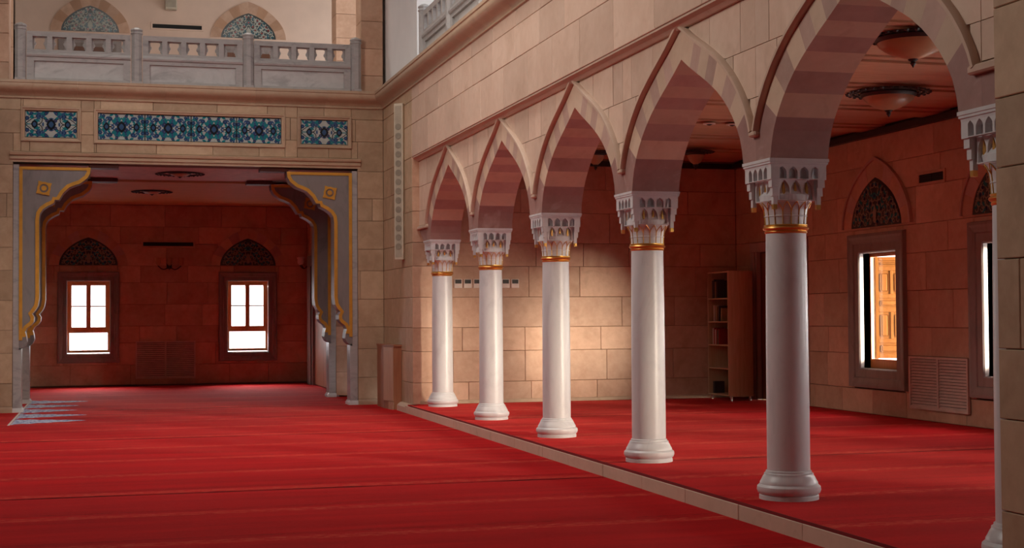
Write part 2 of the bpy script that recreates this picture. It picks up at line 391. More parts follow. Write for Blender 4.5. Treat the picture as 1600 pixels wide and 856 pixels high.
# ================================================================== ARCADE
PITCH = 3.063; YC0 = 10.46; YCOL = [YC0 + PITCH*k for k in range(-1, 5)]; XCOL = 5.165; AB = 2.795
INTR = [(1.285, AB), (1.262, 2.90), (1.225, 3.00), (1.165, 3.10), (1.085, 3.20), (.99, 3.295), (.88, 3.385), (.76, 3.467), (.62, 3.545), (.47, 3.622), (.31, 3.698), (.16, 3.772), (0, 3.86)]
def resample(pts, n):
    L = [0]
    for a, b in zip(pts, pts[1:]): L.append(L[-1] + math.hypot(b[0]-a[0], b[1]-a[1]))
    out = []
    for k in range(n):
        s = L[-1]*k/(n-1); j = 0
        while j < len(L)-2 and L[j+1] < s: j += 1
        f = (s-L[j])/(L[j+1]-L[j]); out.append((pts[j][0]+f*(pts[j+1][0]-pts[j][0]), pts[j][1]+f*(pts[j+1][1]-pts[j][1])))
    return out
IN = resample(INTR, 49)
def offs(pts, d):
    out = []
    for k, p in enumerate(pts):
        a, b = pts[max(0, k-1)], pts[min(len(pts)-1, k+1)]; tx, tz = b[0]-a[0], b[1]-a[1]; l = math.hypot(tx, tz)
        out.append((p[0]+d*tz/l, p[1]-d*tx/l))
    # close at the crown
    x, z = out[-1]; x2, z2 = out[-3]
    sl = (z-z2)/(x-x2) if abs(x-x2) > 1e-6 else 0
    out[-1] = (0, z + sl*(0-x)); return out
EX = offs(IN, .235); EXH = offs(IN, .245); EXH2 = offs(IN, .295)
HALF = PITCH/2
paR = wallX(RX)
def ext_z(t):
    t = abs(t)
    if t >= EXH2[0][0]: return 3.0
    for a, b in zip(EXH2, EXH2[1:]):
        if b[0] <= t <= a[0]:
            f = (t-a[0])/(b[0]-a[0]) if a[0] != b[0] else 0; return max(3.0, a[1]+f*(b[1]-a[1]))
    return EXH2[-1][1]
# core of the arcade wall: one solid per bay, cut by the arches
bm = bmesh.new()
for k in range(5):
    yc = YCOL[k] + HALF
    top = 4.19
    ts = [HALF-.0005] + [p[0] for p in EX if p[0] < HALF-.01]; zs = [max(3.0, EX[0][1])] + [max(p[1], 3.0) for p in EX if p[0] < HALF-.01]
    for s in (1, -1):
        poly = [(yc+s*HALF, top), (yc, top)] + [(yc+s*t, z) for t, z in reversed(list(zip(ts, zs)))]
        plate_bm(bm, paR, [poly], -.485, -.055)
for (a, b) in ((7.1, YCOL[0]), (YCOL[-1], EY)): pbox(bm, paR, a, b, 3.0, 4.19, -.485, -.055)
wa = struct(fin('wall_arcade', bm, M_STONE), 'stone arcade wall with five pointed arches')
# spandrel blocks
rnd = random.Random(77)
for k in range(-1, 6):
    for zi, (z0, z1) in enumerate([(3.0, 3.30), (3.30, 3.70), (3.70, 4.12)]):
        for sgn in (1, -1):
            pass
def spandrel(u0, u1, z0, z1, yc):
    n = max(2, int((u1-u0)/.035)); g = .003
    pts = [(u0+g+(u1-u0-2*g)*j/n) for j in range(n+1)]
    lo = [max(z0+g, ext_z(y-yc) if yc is not None else z0+g) for y in pts]
    run = [(y, z) for y, z in zip(pts, lo) if z < z1-g-.004]
    if len(run) < 2: return
    poly = run + [(run[-1][0], z1-g), (run[0][0], z1-g)]
    plate('stone_block', paR, [poly], -.055, rnd.uniform(-.0015, .0015), M_STONE_UP, wa)
for k in range(5):
    ya, yb = YCOL[k], YCOL[k+1]; yc = (ya+yb)/2
    spandrel(ya+.0, ya+.36, 3.0, 3.30, yc); spandrel(yb-.36, yb, 3.0, 3.30, yc)
    for a, b in ((ya, ya+.42), (ya+.42, yc), (yc, yb-.38), (yb-.38, yb)): spandrel(a, b, 3.30, 3.70, yc)
    q = [ya+.28, ya+.28+.62, yc, yc+.7, yb-.25]
    for a, b in zip([ya]+q, q+[yb]): spandrel(a, b, 3.70, 4.125, yc)
for (a, b) in ((7.1, YCOL[0]), (YCOL[-1], EY)):
    for z0, z1 in ((3.06, 3.30), (3.30, 3.70), (3.70, 4.125)): spandrel(a, b, z0, z1, None)
# voussoirs: springers plus seven on either side
NV = 8
cuts = [0, 9, 15, 21, 27, 32, 37, 42, 48]
for k in range(5):
    yc = YCOL[k]+HALF
    for s in (1, -1):
        for j in range(NV):
            a, b = cuts[j], cuts[j+1]
            inn = IN[a:b+1]; ou = [(min(p[0], HALF-.001), p[1]) for p in EX[a:b+1]]
            if j == 0: ou = [(HALF-.001, AB), (HALF-.001, 3.0)] + [p for p in ou if p[1] > 3.005]
            poly = [(yc+s*p[0], p[1]) for p in inn] + [(yc+s*p[0], p[1]) for p in reversed(ou)]
            bmv = bmesh.new(); plate_bm(bmv, paR, [poly], -.49, .0)
            fin('voussoir', bmv, M_SPRING if j == 0 else (M_ROSEST if j % 2 == 0 else M_CREAMST), wa)
    for s in (1, -1):      # hood mould: rounded bead swept along the extrados
        path = [(t, z) for t, z in EXH if z > 3.0 and t < HALF-.01]; out = [(t, z) for t, z in EXH2 if z > 3.0]
        n = min(len(path), len(out)); path = path[-n:]; out = out[-n:]
        bmh = bmesh.new(); rings = []
        for (t0, z0), (t1, z1) in zip(path, out):
            t0 = min(t0, HALF); t1 = min(t1, HALF)
            tm, zm = (t0+t1)/2, (z0+z1)/2
            rings.append([bmh.verts.new(paR.P(yc+s*t, z, w)) for t, z, w in ((t0, z0, -.02), (t0, z0, .03), ((t0+tm)/2, (z0+zm)/2, .05), ((t1+tm)/2, (z1+zm)/2, .05), (t1, z1, .03), (t1, z1, -.02))])
        for a, b in zip(rings, rings[1:]):
            for q in range(6): bmh.faces.new((a[q], a[(q+1) % 6], b[(q+1) % 6], b[q]))
        bmh.faces.new(rings[0][::-1]); bmh.faces.new(rings[-1])
        fin('hood_mould', bmh, M_HOOD, wa, smooth=True)
for yy, a, b in ((YCOL[0], 7.1, YCOL[0]+.09), (YCOL[-1], YCOL[-1]-.09, EY)):
    pb('hood_mould', paR, a, b, 2.99, 3.045, -.02, .045, M_HOOD, wa, bev=.012)
    plate('voussoir', paR, [[(a, 3.0), (b, 3.0), (b, AB), (a, AB)] if False else [(yy, AB), (yy, 2.99), (a if yy < 8 else b, 2.99), (yy-.26 if yy < 8 else yy+.25, AB)]], -.49, 0, M_SPRING, wa)
for yy in YCOL[1:-1]: pb('hood_mould', paR, yy-.06, yy+.06, 2.985, 3.03, -.02, .045, M_HOOD, wa, bev=.012)

# ---- marble column prototype (origin at the column axis on the aisle carpet)
def arch_loop(cx_, w, z0, h, n=6):
    """pointed niche outline"""
    L = [(cx_-w/2, z0), (cx_+w/2, z0)]
    sp = z0 + h*.5
    R = [(cx_+w/2*(1-f**2.0), sp+h*.5*f) for f in [k/n for k in range(n)]]
    L += R + [(cx_, z0+h)] + [(2*cx_-x, z) for x, z in reversed(R)]
    return L
def make_column():
    root = empty('marble_column', (0, 0, 0))
    bm = bmesh.new(); lathe_bm(bm, [(.232, 0), (.232, .03), (.222, .036), (.24, .05), (.25, .075), (.246, .10), (.226, .118), (.226, .130), (.214, .15), (.202, .175), (.194, .185), (.192, .200), (.180, .206), (.178, .22), (.168, .226)], seg=48)
    fin('base', bm, M_MARB, root, True)
    bm = bmesh.new(); lathe_bm(bm, [(.1675, .226), (.1675, .6), (.166, 1.1), (.163, 1.6), (.158, 2.085)], seg=48); fin('shaft', bm, M_MARB, root, True)
    bm = bmesh.new(); lathe_bm(bm, [(.158, 2.082), (.164, 2.086), (.167, 2.095), (.162, 2.104), (.176, 2.112), (.181, 2.122), (.176, 2.132), (.165, 2.138), (.172, 2.145), (.172, 2.15), (.160, 2.153)], seg=48); fin('collar', bm, M_GOLD, root, True)
    bm = bmesh.new(); lathe_bm(bm, [(.160, 2.15), (.164, 2.212), (.169, 2.214), (.169, 2.222), (.165, 2.224), (.172, 2.27), (.188, 2.31), (.205, 2.335)], seg=48); nk = fin('neck', bm, M_MARB, root, True)
    bm = bmesh.new()
    for k in range(16):           # gilded pointed ribs round the neck
        a = 2*math.pi*(k+.5)/16; c, s = math.cos(a), math.sin(a)
        tube_bm(bm, [((r+.002)*c, (r+.002)*s, z) for r, z in ((.160, 2.15), (.164, 2.215), (.167, 2.24))], .0042, 5)
        for d in (1, -1):
            pts = []
            for q in range(6):
                f = q/5; aa = a + d*(2*math.pi/32)*(f**1.6); z = 2.24+.085*f**.8; r = (.167 if z < 2.26 else .167+(z-2.26)*.5)+.003
                pts.append((r*math.cos(aa), r*math.sin(aa), z))
            tube_bm(bm, pts, .0035, 5)
    fin('gilded_ribs', bm, M_GOLD, nk)
    # square bell
    bm = bmesh.new(); n = 40; rings = []
    for f, z, rc, hs in ((0, 2.325, .200, .16), (.4, 2.38, .205, .178), (.75, 2.43, .19, .150), (1, 2.49, .19, .150), (1, 2.6, .19, .165)):
        ring = []
        for k in range(n):
            a = 2*math.pi*k/n; c, s = math.cos(a), math.sin(a); q = hs/max(abs(c), abs(s)); r = rc*(1-f)+q*f
            ring.append(bm.verts.new((r*c, r*s, z)))
        rings.append(ring)
    for a, b in zip(rings, rings[1:]):
        for k in range(n): bm.faces.new((a[k], a[(k+1) % n], b[(k+1) % n], b[k]))
    bm.faces.new(rings[0][::-1]); bm.faces.new(rings[-1]); bell = fin('bell', bm, M_MARB, root)
    for k in range(4):
        d = [Vector((1, 0, 0)), Vector((0, 1, 0)), Vector((-1, 0, 0)), Vector((0, -1, 0))][k]; u = Vector((-d.y, d.x, 0))
        q = PM((0, 0, 0), u, d)
        # lower tier: three pointed arches with gilded leaves
        W_ = .155; loops = [[(-W_, 2.335), (W_, 2.335), (W_, 2.502), (-W_, 2.502)]]
        for j in (-1, 0, 1): loops.append(arch_loop(j*.098, .084, 2.342, .15))
        plate('lower_niche_panel', q, loops, .158, .186, M_MARB, root)
        bm = bmesh.new()
        for j in (-1, 0, 1):
            plate_bm(bm, q, [[(j*.098, 2.36), (j*.098+.011, 2.40), (j*.098+.008, 2.435), (j*.098, 2.475), (j*.098-.008, 2.435), (j*.098-.011, 2.40)]], .150, .176)
        fin('gilded_leaf', bm, M_GOLD, bell)
        # upper tier: four pointed niches
        W_ = .19; loops = [[(-W_, 2.495), (W_, 2.495), (W_+.04, 2.60), (-W_-.04, 2.60)]]
        for j in range(4): loops.append(arch_loop((j-1.5)*.094, .074, 2.500, .094))
        plate('upper_niche_panel', q, loops, .196, .236, M_MARB, root)
        # corner pendant (one per corner)
        c = (d+u)
        bm = bmesh.new()
        for z0, z1, h, o in ((2.492, 2.60, .036, .200), (2.432, 2.492, .030, .196), (2.365, 2.432, .024, .190), (2.30, 2.365, .017, .186)):
            p = c*o
            bbox(bm, p.x-h, p.x+h, p.y-h, p.y+h, z0, z1)
        pn = fin('corner_pendant', bm, M_MARB, root)
        p = c*.186; bm = bmesh.new(); bbox(bm, p.x-.016, p.x+.016, p.y-.016, p.y+.016, 2.262, 2.30); fin('gilded_tip', bm, M_GOLD, pn)
    bm = bmesh.new(); rings = []
    for h, z in ((.205, 2.588), (.236, 2.592), (.239, 2.610), (.247, 2.614), (.247, 2.628), (.253, 2.632), (.253, AB-PZ)):
        rings.append([bm.verts.new((a*h, b*h, z)) for a, b in ((1, 1), (-1, 1), (-1, -1), (1, -1))])
    for a, b in zip(rings, rings[1:]):
        for k in range(4): bm.faces.new((a[k], a[(k+1) % 4], b[(k+1) % 4], b[k]))
    bm.faces.new(rings[0][::-1]); bm.faces.new(rings[-1]); fin('abacus', bm, M_MARB, root)
    return root
def copy_tree(o, parent=None):
    c = o.copy(); COL.objects.link(c); c.parent = parent
    if parent is not None: c.matrix_parent_inverse = o.matrix_parent_inverse.copy()
    for ch in list(o.children): copy_tree(ch, c)
    return c
proto = make_column()
LAB = ['white marble column half hidden behind the near stone pillar', 'nearest fully visible white marble column with gilded capital', 'second nearest whole white marble column of the arcade',
       'middle white marble column of the arcade, third from the near one', 'white marble column next to last, beside the farthest column', 'farthest smallest white marble column beside the stone pier']
for k, yy in enumerate(YCOL):
    c = proto if k == 0 else copy_tree(proto)
    c.location = (XCOL, yy, PZ); tag(c, LAB[k], 'column', 'arcade columns')
bpy.context.view_layer.update()

# ================================================================== CORNICES
CP = [(0, 5.32), (.03, 5.325), (.03, 5.345), (.012, 5.36), (.03, 5.39), (.075, 5.42), (.13, 5.445), (.165, 5.48), (.18, 5.52), (.175, 5.56), (.19, 5.57), (.19, 5.615), (0, 5.615)]
def cornice(name, path_fn, spans, label):
    """mitred cornice in blocks"""
    root = struct(empty(name), label)
    for a, b in spans:
        bm = bmesh.new(); R = []
        for s in (a, b): R.append([bm.verts.new(path_fn(s, w, z)) for w, z in CP])
        n = len(CP)
        for q in range(n): bm.faces.new((R[0][q], R[0][(q+1) % n], R[1][(q+1) % n], R[1][q]))
        bm.faces.new(R[0][::-1]); bm.faces.new(R[1]); fin('cornice_block', bm, M_CORN, root, True)
    return root
def pfX(s, w, z):  # along X on the iwan wall, mitred at AX
    return Vector((min(s, AX-w) if s > AX-.3 else s, IY-w, z))
def pfY(s, w, z): return Vector((AX-w, min(s, IY-w) if s > IY-.3 else s, z))
xs = [-8, -5, -3.1, -1.9, -.5, .95, 2.5, 3.75, AX]
cornice('trim_2', pfX, [(a+.001, b-.001 if b < AX else b) for a, b in zip(xs, xs[1:])], 'stone cornice under the balcony balustrade')
ys = [2, 4.5, 6.6, 8.7, 10.8, 12.9, 15, 17.1, 19.2, 21.3, 23.4, IY]
cornice('trim_3', pfY, [(a+.001, b-.001 if b < IY else b) for a, b in zip(ys, ys[1:])], 'stone cornice above the arcade wall')

# ================================================================== IWAN FRONT WALL
pi = wallY(IY)
OL, OR = mx(4.33), 4.33
panels = [(-1.36, -.51, 4.66, 5.12), (-.168, 2.967, 4.65, 5.112), (3.31, 4.155, 4.66, 5.105)]
wi = backing('wall_iwan', pi, -8, AX+.3, 0, 5.33, [(OL, OR, -.1, 4.24)], -.45, -.05, label='stone front wall of the far recess with tile panels')
coursed(pi, wi, -3.2, AX, .1, 5.33, holes=[(OL, OR, 0, 4.42)] + [(a-.063, b+.063, c-.063, d+.063) for a, b, c, d in panels], seed=51, wmin=.8, wmax=1.3, mat=M_STONE_Y)
moulding('lintel_trim', pi, OL-.05, OR+.05, [(-.06, 4.24), (.0, 4.24), (.0, 4.275), (.025, 4.29), (.025, 4.33), (.01, 4.345), (.045, 4.36), (.055, 4.40), (.0, 4.42), (-.06, 4.42)], M_CORN, wi)
for s in (0, 1):
    f = (lambda x: x) if s == 0 else mx
    a, b = sorted((f(4.33), f(4.80)))
    if s == 1: a = -3.2
    moulding('plinth', pi, a, b, [(-.02, 0), (.02, 0), (.02, .06), (.008, .10), (-.02, .10)], M_CORN, wi)
# jamb stone on the opening sides (front pier)
# ---- tile panels
def leaf(cx_, cz, l, w, ang, n=6):
    pts = [(l*(k/n), w*math.sin(math.pi*(k/n)**.8)) for k in range(n+1)] + [(l*(k/n), -w*math.sin(math.pi*(k/n)**.8)) for k in range(n-1, 0, -1)]
    c, s = math.cos(ang), math.sin(ang); return [(cx_+x*c-z*s, cz+x*s+z*c) for x, z in pts]
def disc(cx_, cz, r, n=12, ph=0, wob=0, k=6): return [(cx_+(r+wob*math.cos(k*(2*math.pi*j/n)))*math.cos(2*math.pi*j/n+ph), cz+(r+wob*math.cos(k*(2*math.pi*j/n)))*math.sin(2*math.pi*j/n+ph)) for j in range(n)]
def stroke(pts, w):
    L, R = [], []
    for k, p in enumerate(pts):
        a, b = pts[max(0, k-1)], pts[min(len(pts)-1, k+1)]; dx, dz = b[0]-a[0], b[1]-a[1]; l = math.hypot(dx, dz) or 1
        L.append((p[0]-dz/l*w, p[1]+dx/l*w)); R.append((p[0]+dz/l*w, p[1]-dx/l*w))
    return [[L[k], L[k+1], R[k+1], R[k]] for k in range(len(pts)-1)]
def spiral(cx_, cz, r, a0, turns, d, n=16): return [(cx_+r*(1-.8*k/n)*math.cos(a0+d*2*math.pi*turns*k/n), cz+r*(1-.8*k/n)*math.sin(a0+d*2*math.pi*turns*k/n)) for k in range(n+1)]
def decal_mesh(name, base_loop, shapes, mats, depth=.012):
    """base slab in local (u, z) plus printed shapes; u along X, faces -Y"""
    q = PM((0, 0, 0), (1, 0, 0), (0, -1, 0)); bm = bmesh.new(); plate_bm(bm, q, [base_loop], -depth, 0)
    bmesh.ops.recalc_face_normals(bm, faces=bm.faces)
    lay = 0
    for k, (mi, poly) in enumerate(shapes):
        w = .0006 + .00002*k + mi*.0002
        try:
            f = bm.faces.new([bm.verts.new(q.P(a, b, w)) for a, b in poly])
        except ValueError: continue
        f.material_index = mi; f.normal_update()
        if f.normal.y > 0: f.normal_flip()
    me = bpy.data.meshes.new(name); bm.to_mesh(me); bm.free()
    for m in mats: me.materials.append(m)
    return me
TM = [M_TW, M_TN, M_TT, M_TK, M_TB, M_TR]
def floral(w, h, seed):
    """mirrored floral tile, origin at lower left"""
    S = []; r = random.Random(seed)
    def sym(mi, poly):
        for fx in (0, 1):
            for fz in (0, 1): S.append((mi, [((w-x) if fx else x, (h-z) if fz else z) for x, z in poly]))
    for s in stroke(spiral(w*.25, h*.30, h*.24, 2.6, .8, -1), .007): sym(3, s)
    for s in stroke(spiral(w*.06, h*.36, h*.2, 0, .7, 1), .006): sym(2, s)
    for s in stroke([(w*.5*k/8, h*.5+h*.30*math.sin(k/8*math.pi*1.0)*.9) for k in range(9)], .006): sym(3, s)
    for k in range(20): sym(2, leaf(w*r.uniform(.03, .47), h*r.uniform(.06, .44), h*.19, h*.042, r.uniform(0, 6.28)))
    for k in range(11): sym(4, leaf(w*r.uniform(.03, .47), h*r.uniform(.06, .44), h*.17, h*.036, r.uniform(0, 6.28)))
    for cx_, cz, rad in ((.25, .20, .085), (.0, .28, .08), (.40, .10, .06), (.12, .10, .06), (.42, .36, .07)):
        sym(1, disc(w*cx_ if cx_ else rad*h*.9, h*cz, h*rad, 14, 0, h*rad*.15, 7)); sym(4, disc(w*cx_ if cx_ else rad*h*.9, h*cz, h*rad*.55, 10)); sym(5 if cx_ > .3 else 0, disc(w*cx_ if cx_ else rad*h*.9, h*cz, h*rad*.25, 8))
    # lotus medallions on the axis
    for cx_, sc in ((.5, 1.0), (.18, .72), (.82, .72)):
        for mi, k in ((3, 1.12), (1, 1.0), (0, .72), (4, .60), (2, .34)):
            a, b = h*.155*sc*k, h*.20*sc*k
            S.append((mi, [(w*cx_-a, h*.5), (w*cx_-a*.62, h*.5+b*.62), (w*cx_, h*.5+b), (w*cx_+a*.62, h*.5+b*.62), (w*cx_+a, h*.5), (w*cx_+a*.62, h*.5-b*.62), (w*cx_, h*.5-b), (w*cx_-a*.62, h*.5-b*.62)]))
    for x0, x1, z0, z1 in ((0, w, 0, .012), (0, w, h-.012, h), (0, .006, 0, h), (w-.006, w, 0, h)): S.append((3, [(x0, z0), (x1, z0), (x1, z1), (x0, z1)]))
    return S
tl = 0
for (a, b, c, d), nn, lab in zip(panels, (1, 4, 1), ('left small blue floral tile panel above the opening', 'long central blue floral tile panel above the opening', 'right small blue floral tile panel above the opening')):
    root = tag(empty('tile_panel', ((a+b)/2, IY, c)), lab, 'tile panel', 'blue tile panels')
    bm = bmesh.new(); frame_ring(bm, pi, a, b, c, d, [(.0, -.045), (0, .0), (.012, .012), (.03, .014), (.04, .03), (.062, .03), (.066, .005), (.066, -.045)])
    fin('stone_frame', bm, M_CORN, root)
    w = (b-a)/nn; me = decal_mesh('tile', [(0, 0), (w-.003, 0), (w-.003, d-c), (0, d-c)], floral(w-.003, d-c, 4 if nn == 4 else 9), TM)
    for k in range(nn):
        o = link('tile', me, None, root); o.location = (o.location[0]+0, 0, 0)
        o.matrix_parent_inverse = root.matrix_world.inverted(); o.location = (a+w*k+.0015, IY+.03, c)

# ---- carved marble brackets with gilded outline (two pairs)
BK = [(3.065, 4.165), (3.075, 4.07), (3.122, 3.985), (3.241, 3.891), (3.33, 3.86), (3.42, 3.82), (3.52, 3.72), (3.585, 3.606), (3.653, 3.606), (3.668, 3.549), (3.771, 3.498), (3.85, 3.44), (3.895, 3.37), (3.909, 3.27),
      (3.905, 1.93), (3.925, 1.80), (3.97, 1.72), (4.02, 1.665), (3.985, 1.61), (3.99, 1.53), (4.03, 1.475), (4.10, 1.42), (4.13, 1.36), (4.11, 1.28), (4.10, 1.19), (4.13, 1.12), (4.175, 1.08)]
def iwan_arch(y0, dep, dark):
    pmF = wallY(y0)
    for s, side in ((0, 'right'), (1, 'left')):
        f = (lambda x: x) if s == 0 else mx
        prox = 'front' if y0 < 27 else 'rear'
        root = tag(empty('bracket_arch', (f(4.25), y0, 0)), '%s %s marble bracket with gilded curved edge in the recess' % (prox, side), 'bracket', 'carved marble brackets')
        loop = [(f(x), z) for x, z in BK] + [(f(4.23), 1.05), (f(4.23), 4.165)]
        plate('panel', pmF, [loop], -dep, 0, M_GREYD, root)
        # gilded edge band along the curve
        inner = []
        for k, p in enumerate(BK):
            a, b = BK[max(0, k-1)], BK[min(len(BK)-1, k+1)]; dx, dz = b[0]-a[0], b[1]-a[1]; l = math.hypot(dx, dz) or 1
            inner.append((p[0]-dz/l*.06, p[1]+dx/l*.06))
        bm = bmesh.new()
        for k in range(len(BK)-4):
            q = [BK[k], BK[k+1], inner[k+1], inner[k]]
            vs = [[bm.verts.new(pmF.P(f(x), z, w)) for x, z in q] for w in (-.001, .014)]
            bm.faces.new(vs[1]); bm.faces.new(vs[0][::-1])
            for j in range(4): bm.faces.new((vs[0][j], vs[0][(j+1) % 4], vs[1][(j+1) % 4], vs[1][j]))
        fin('gilded_edge', bm, M_GOLDP, root)
        bm = bmesh.new(); x0, x1 = sorted((f(4.175), f(4.23))); pbox(bm, pmF, x0, x1, 1.22, 4.165, -.001, .012)
        x0, x1 = sorted((f(3.10), f(4.175))); pbox(bm, pmF, x0, x1, 4.115, 4.165, -.001, .012)
        fin('gilded_border', bm, M_GOLDP, root)
        bm = bmesh.new(); cx_, cz = f(3.83), 3.80    # rosette: star ring with boss
        R = 16
        st_ = [(cx_+(.155 if k % 4 == 0 else .11)*math.cos(2*math.pi*k/R+.6), cz+(.155 if k % 4 == 0 else .11)*math.sin(2*math.pi*k/R+.6)) for k in range(R)]
        plate_bm(bm, pmF, [st_, disc(cx_, cz, .075, 12)], -.001, .02); plate_bm(bm, pmF, [disc(cx_, cz, .045, 8)], -.001, .022)
        fin('rosette', bm, M_GOLDP, root)
        bm = bmesh.new(); x0, x1 = sorted((f(4.19), f(4.325))); pbox(bm, pmF, x0, x1, .06, 1.09, -dep, .0)
        x0, x1 = sorted((f(4.232), f(4.325))); pbox(bm, pmF, x0, x1, 1.09, 4.2, -dep, .0)
        fin('pilaster', bm, M_GREY, root)
        bm = bmesh.new(); x0, x1 = sorted((f(4.16), f(4.34))); pbox(bm, pmF, x0, x1, 0, .05, -dep-.02, .03); x0, x1 = sorted((f(4.175), f(4.335))); pbox(bm, pmF, x0, x1, .05, .075, -dep-.01, .015)
        fin('base', bm, M_MARB, root)
        x0, x1 = sorted((f(2.60), f(3.10))); pb('dark_bar', pmF, x0, x1, 4.17, 4.238, -dep, -.02, M_DKWOOD, root, bev=.01)  # dark bar running on past the bracket tip
iwan_arch(IY+.04, .36, False)
iwan_arch(28.5, .36, True)
# rear piers and side walls of the recess
for s in (0, 1):
    f = (lambda x: x) if s == 0 else mx
    nm = 'wall_recess_right' if s == 0 else 'wall_recess_left'
    bm = bmesh.new()
    def bx(x0, x1, y0, y1, z0, z1):
        a, b = sorted((f(x0), f(x1))); bbox(bm, a, b, y0, y1, z0, z1)
    bx(4.95, 5.3, IY+.45, 28.5, 0, 4.4); bx(4.40, 5.3, 28.56, 28.95, 0, 4.4); bx(4.66, 5.3, 28.95, BY+.3, 0, 4.4)
    wsid = struct(fin(nm, bm, M_MORTAR), 'side wall of the far recess on the ' + ('right' if s == 0 else 'left'))
    pq = wallY(28.5); a, b = sorted((f(4.332), f(4.95))); coursed(pq, wsid, a, b, .03, 4.2, seed=61+s, wmin=1, wmax=1.2)
    pq = wallX(4.60) if s == 0 else wallXp(mx(4.60)); coursed(pq, wsid, 28.95, BY, .03, 4.2, seed=63+s, wmin=.9, wmax=1.3, holes=[(30.1, 34.4, 0, 3.0)])
    pq = wallX(4.90) if s == 0 else wallXp(mx(4.90)); coursed(pq, wsid, IY+.45, 28.5, .03, 4.2, seed=65+s, wmin=.9, wmax=1.3)
    ql = wallX(4.60) if s == 0 else wallXp(mx(4.60)); pb('marble_lining', ql, 28.97, 30.08, 0, 4.2, .004, .05, M_GREYD, wsid)
    # marble door surround on the side wall
    root = struct(empty('door_2' if s == 0 else 'door_3', (f(4.6), 32.2, 0)), 'marble framed doorway in the recess side wall, ' + ('right' if s == 0 else 'left'))
    pq = wallX(4.60) if s == 0 else wallXp(mx(4.60))
    for (a, b) in ((30.1, 30.9), (33.6, 34.4)):
        pb('jamb', pq, a, b, 0, 2.75, -.05, .04, M_FRAME, root, bev=.01); pb('jamb_moulding', pq, a+.12, b-.12, 0, 2.75, .04, .08, M_FRAME, root, bev=.012)
    pb('head', pq, 30.1, 34.4, 2.75, 3.0, -.05, .06, M_FRAME, root, bev=.01)
    pb('door_leaf', pq, 30.9, 32.245, 0.02, 2.75, -.05, -.02, M_BROWN, root); pb('door_leaf', pq, 32.255, 33.6, 0.02, 2.75, -.05, -.02, M_BROWN, root)
# recess back wall with windows
pbk = wallY(BY)
bh = [(wx-.48, wx+.48, .76, 2.44) for wx in IWAN_WIN]
wb = backing('wall_back', pbk, -3, 6, -.03, 5.4, bh, -.5, -.05, label='stone back wall of the far recess')
coursed(pbk, wb, mx(4.6), 4.6, .03, 4.2, holes=[(a-.16, b+.16, c-.2, d+.2) for a, b, c, d in bh], seed=71, wmin=.8, wmax=1.35)

# ================================================================== WINDOWS
def pointed(hw, z0, h, n=14, p=1.0):
    """pointed arch loop, centre u=0"""
    R = []
    for k in range(n):
        a = k/n; R.append((hw*(1-a**1.9)**.85 if a < 1 else 0, z0+h*a))
    R = [(hw*math.cos(t*math.pi/2)**.9*1.0, z0 + h*(.72*math.sin(t*math.pi/2)+.28*t**2.2)) for t in [k/n for k in range(n)]]
    return [(-hw, z0), (hw, z0)] + R[1:] + [(0, z0+h)] + [(-x, z) for x, z in reversed(R[1:])]
def inside(p, loop):
    x, z = p; c = False
    for (x0, z0), (x1, z1) in zip(loop, loop[1:]+loop[:1]):
        if (z0 > z) != (z1 > z) and x < (x1-x0)*(z-z0)/(z1-z0)+x0: c = not c
    return c
def tymp_shapes(loop, hw, h, z0, seed, fine=1.0):
    S = []; r = random.Random(seed)
    def sym(mi, poly):
        if all(inside((p[0]*1.04, z0+.01+(p[1]-z0)*1.03), loop) for p in poly):
            S.append((mi, poly)); S.append((mi, [(-x, z) for x, z in poly]))
    for j in range(7):
        for i in range(6):
            cx_ = hw*(.08+.16*i)+(j % 2)*hw*.08; cz = z0+h*(.09+.125*j)
            for s in stroke(spiral(cx_, cz, .075, r.uniform(0, 6.28), .9, r.choice((-1, 1))), .0085*fine): sym(1, s)
            sym(2, leaf(cx_+.03, cz, .09, .022, r.uniform(0, 6.28))); sym(1, leaf(cx_, cz+.03, .06, .014, r.uniform(0, 6.28)))
            if (i+j) % 3 == 0: sym(3, disc(cx_, cz, .026, 8))
    S.append((1, [(-.03, z0+.05), (.03, z0+.05), (.05, z0+h*.3), (0, z0+h*.45), (-.05, z0+h*.3)])); S.append((2, disc(0, z0+h*.62, .05, 10))); S.append((3, disc(0, z0+h*.62, .026, 8)))
    return S
_tm = {}
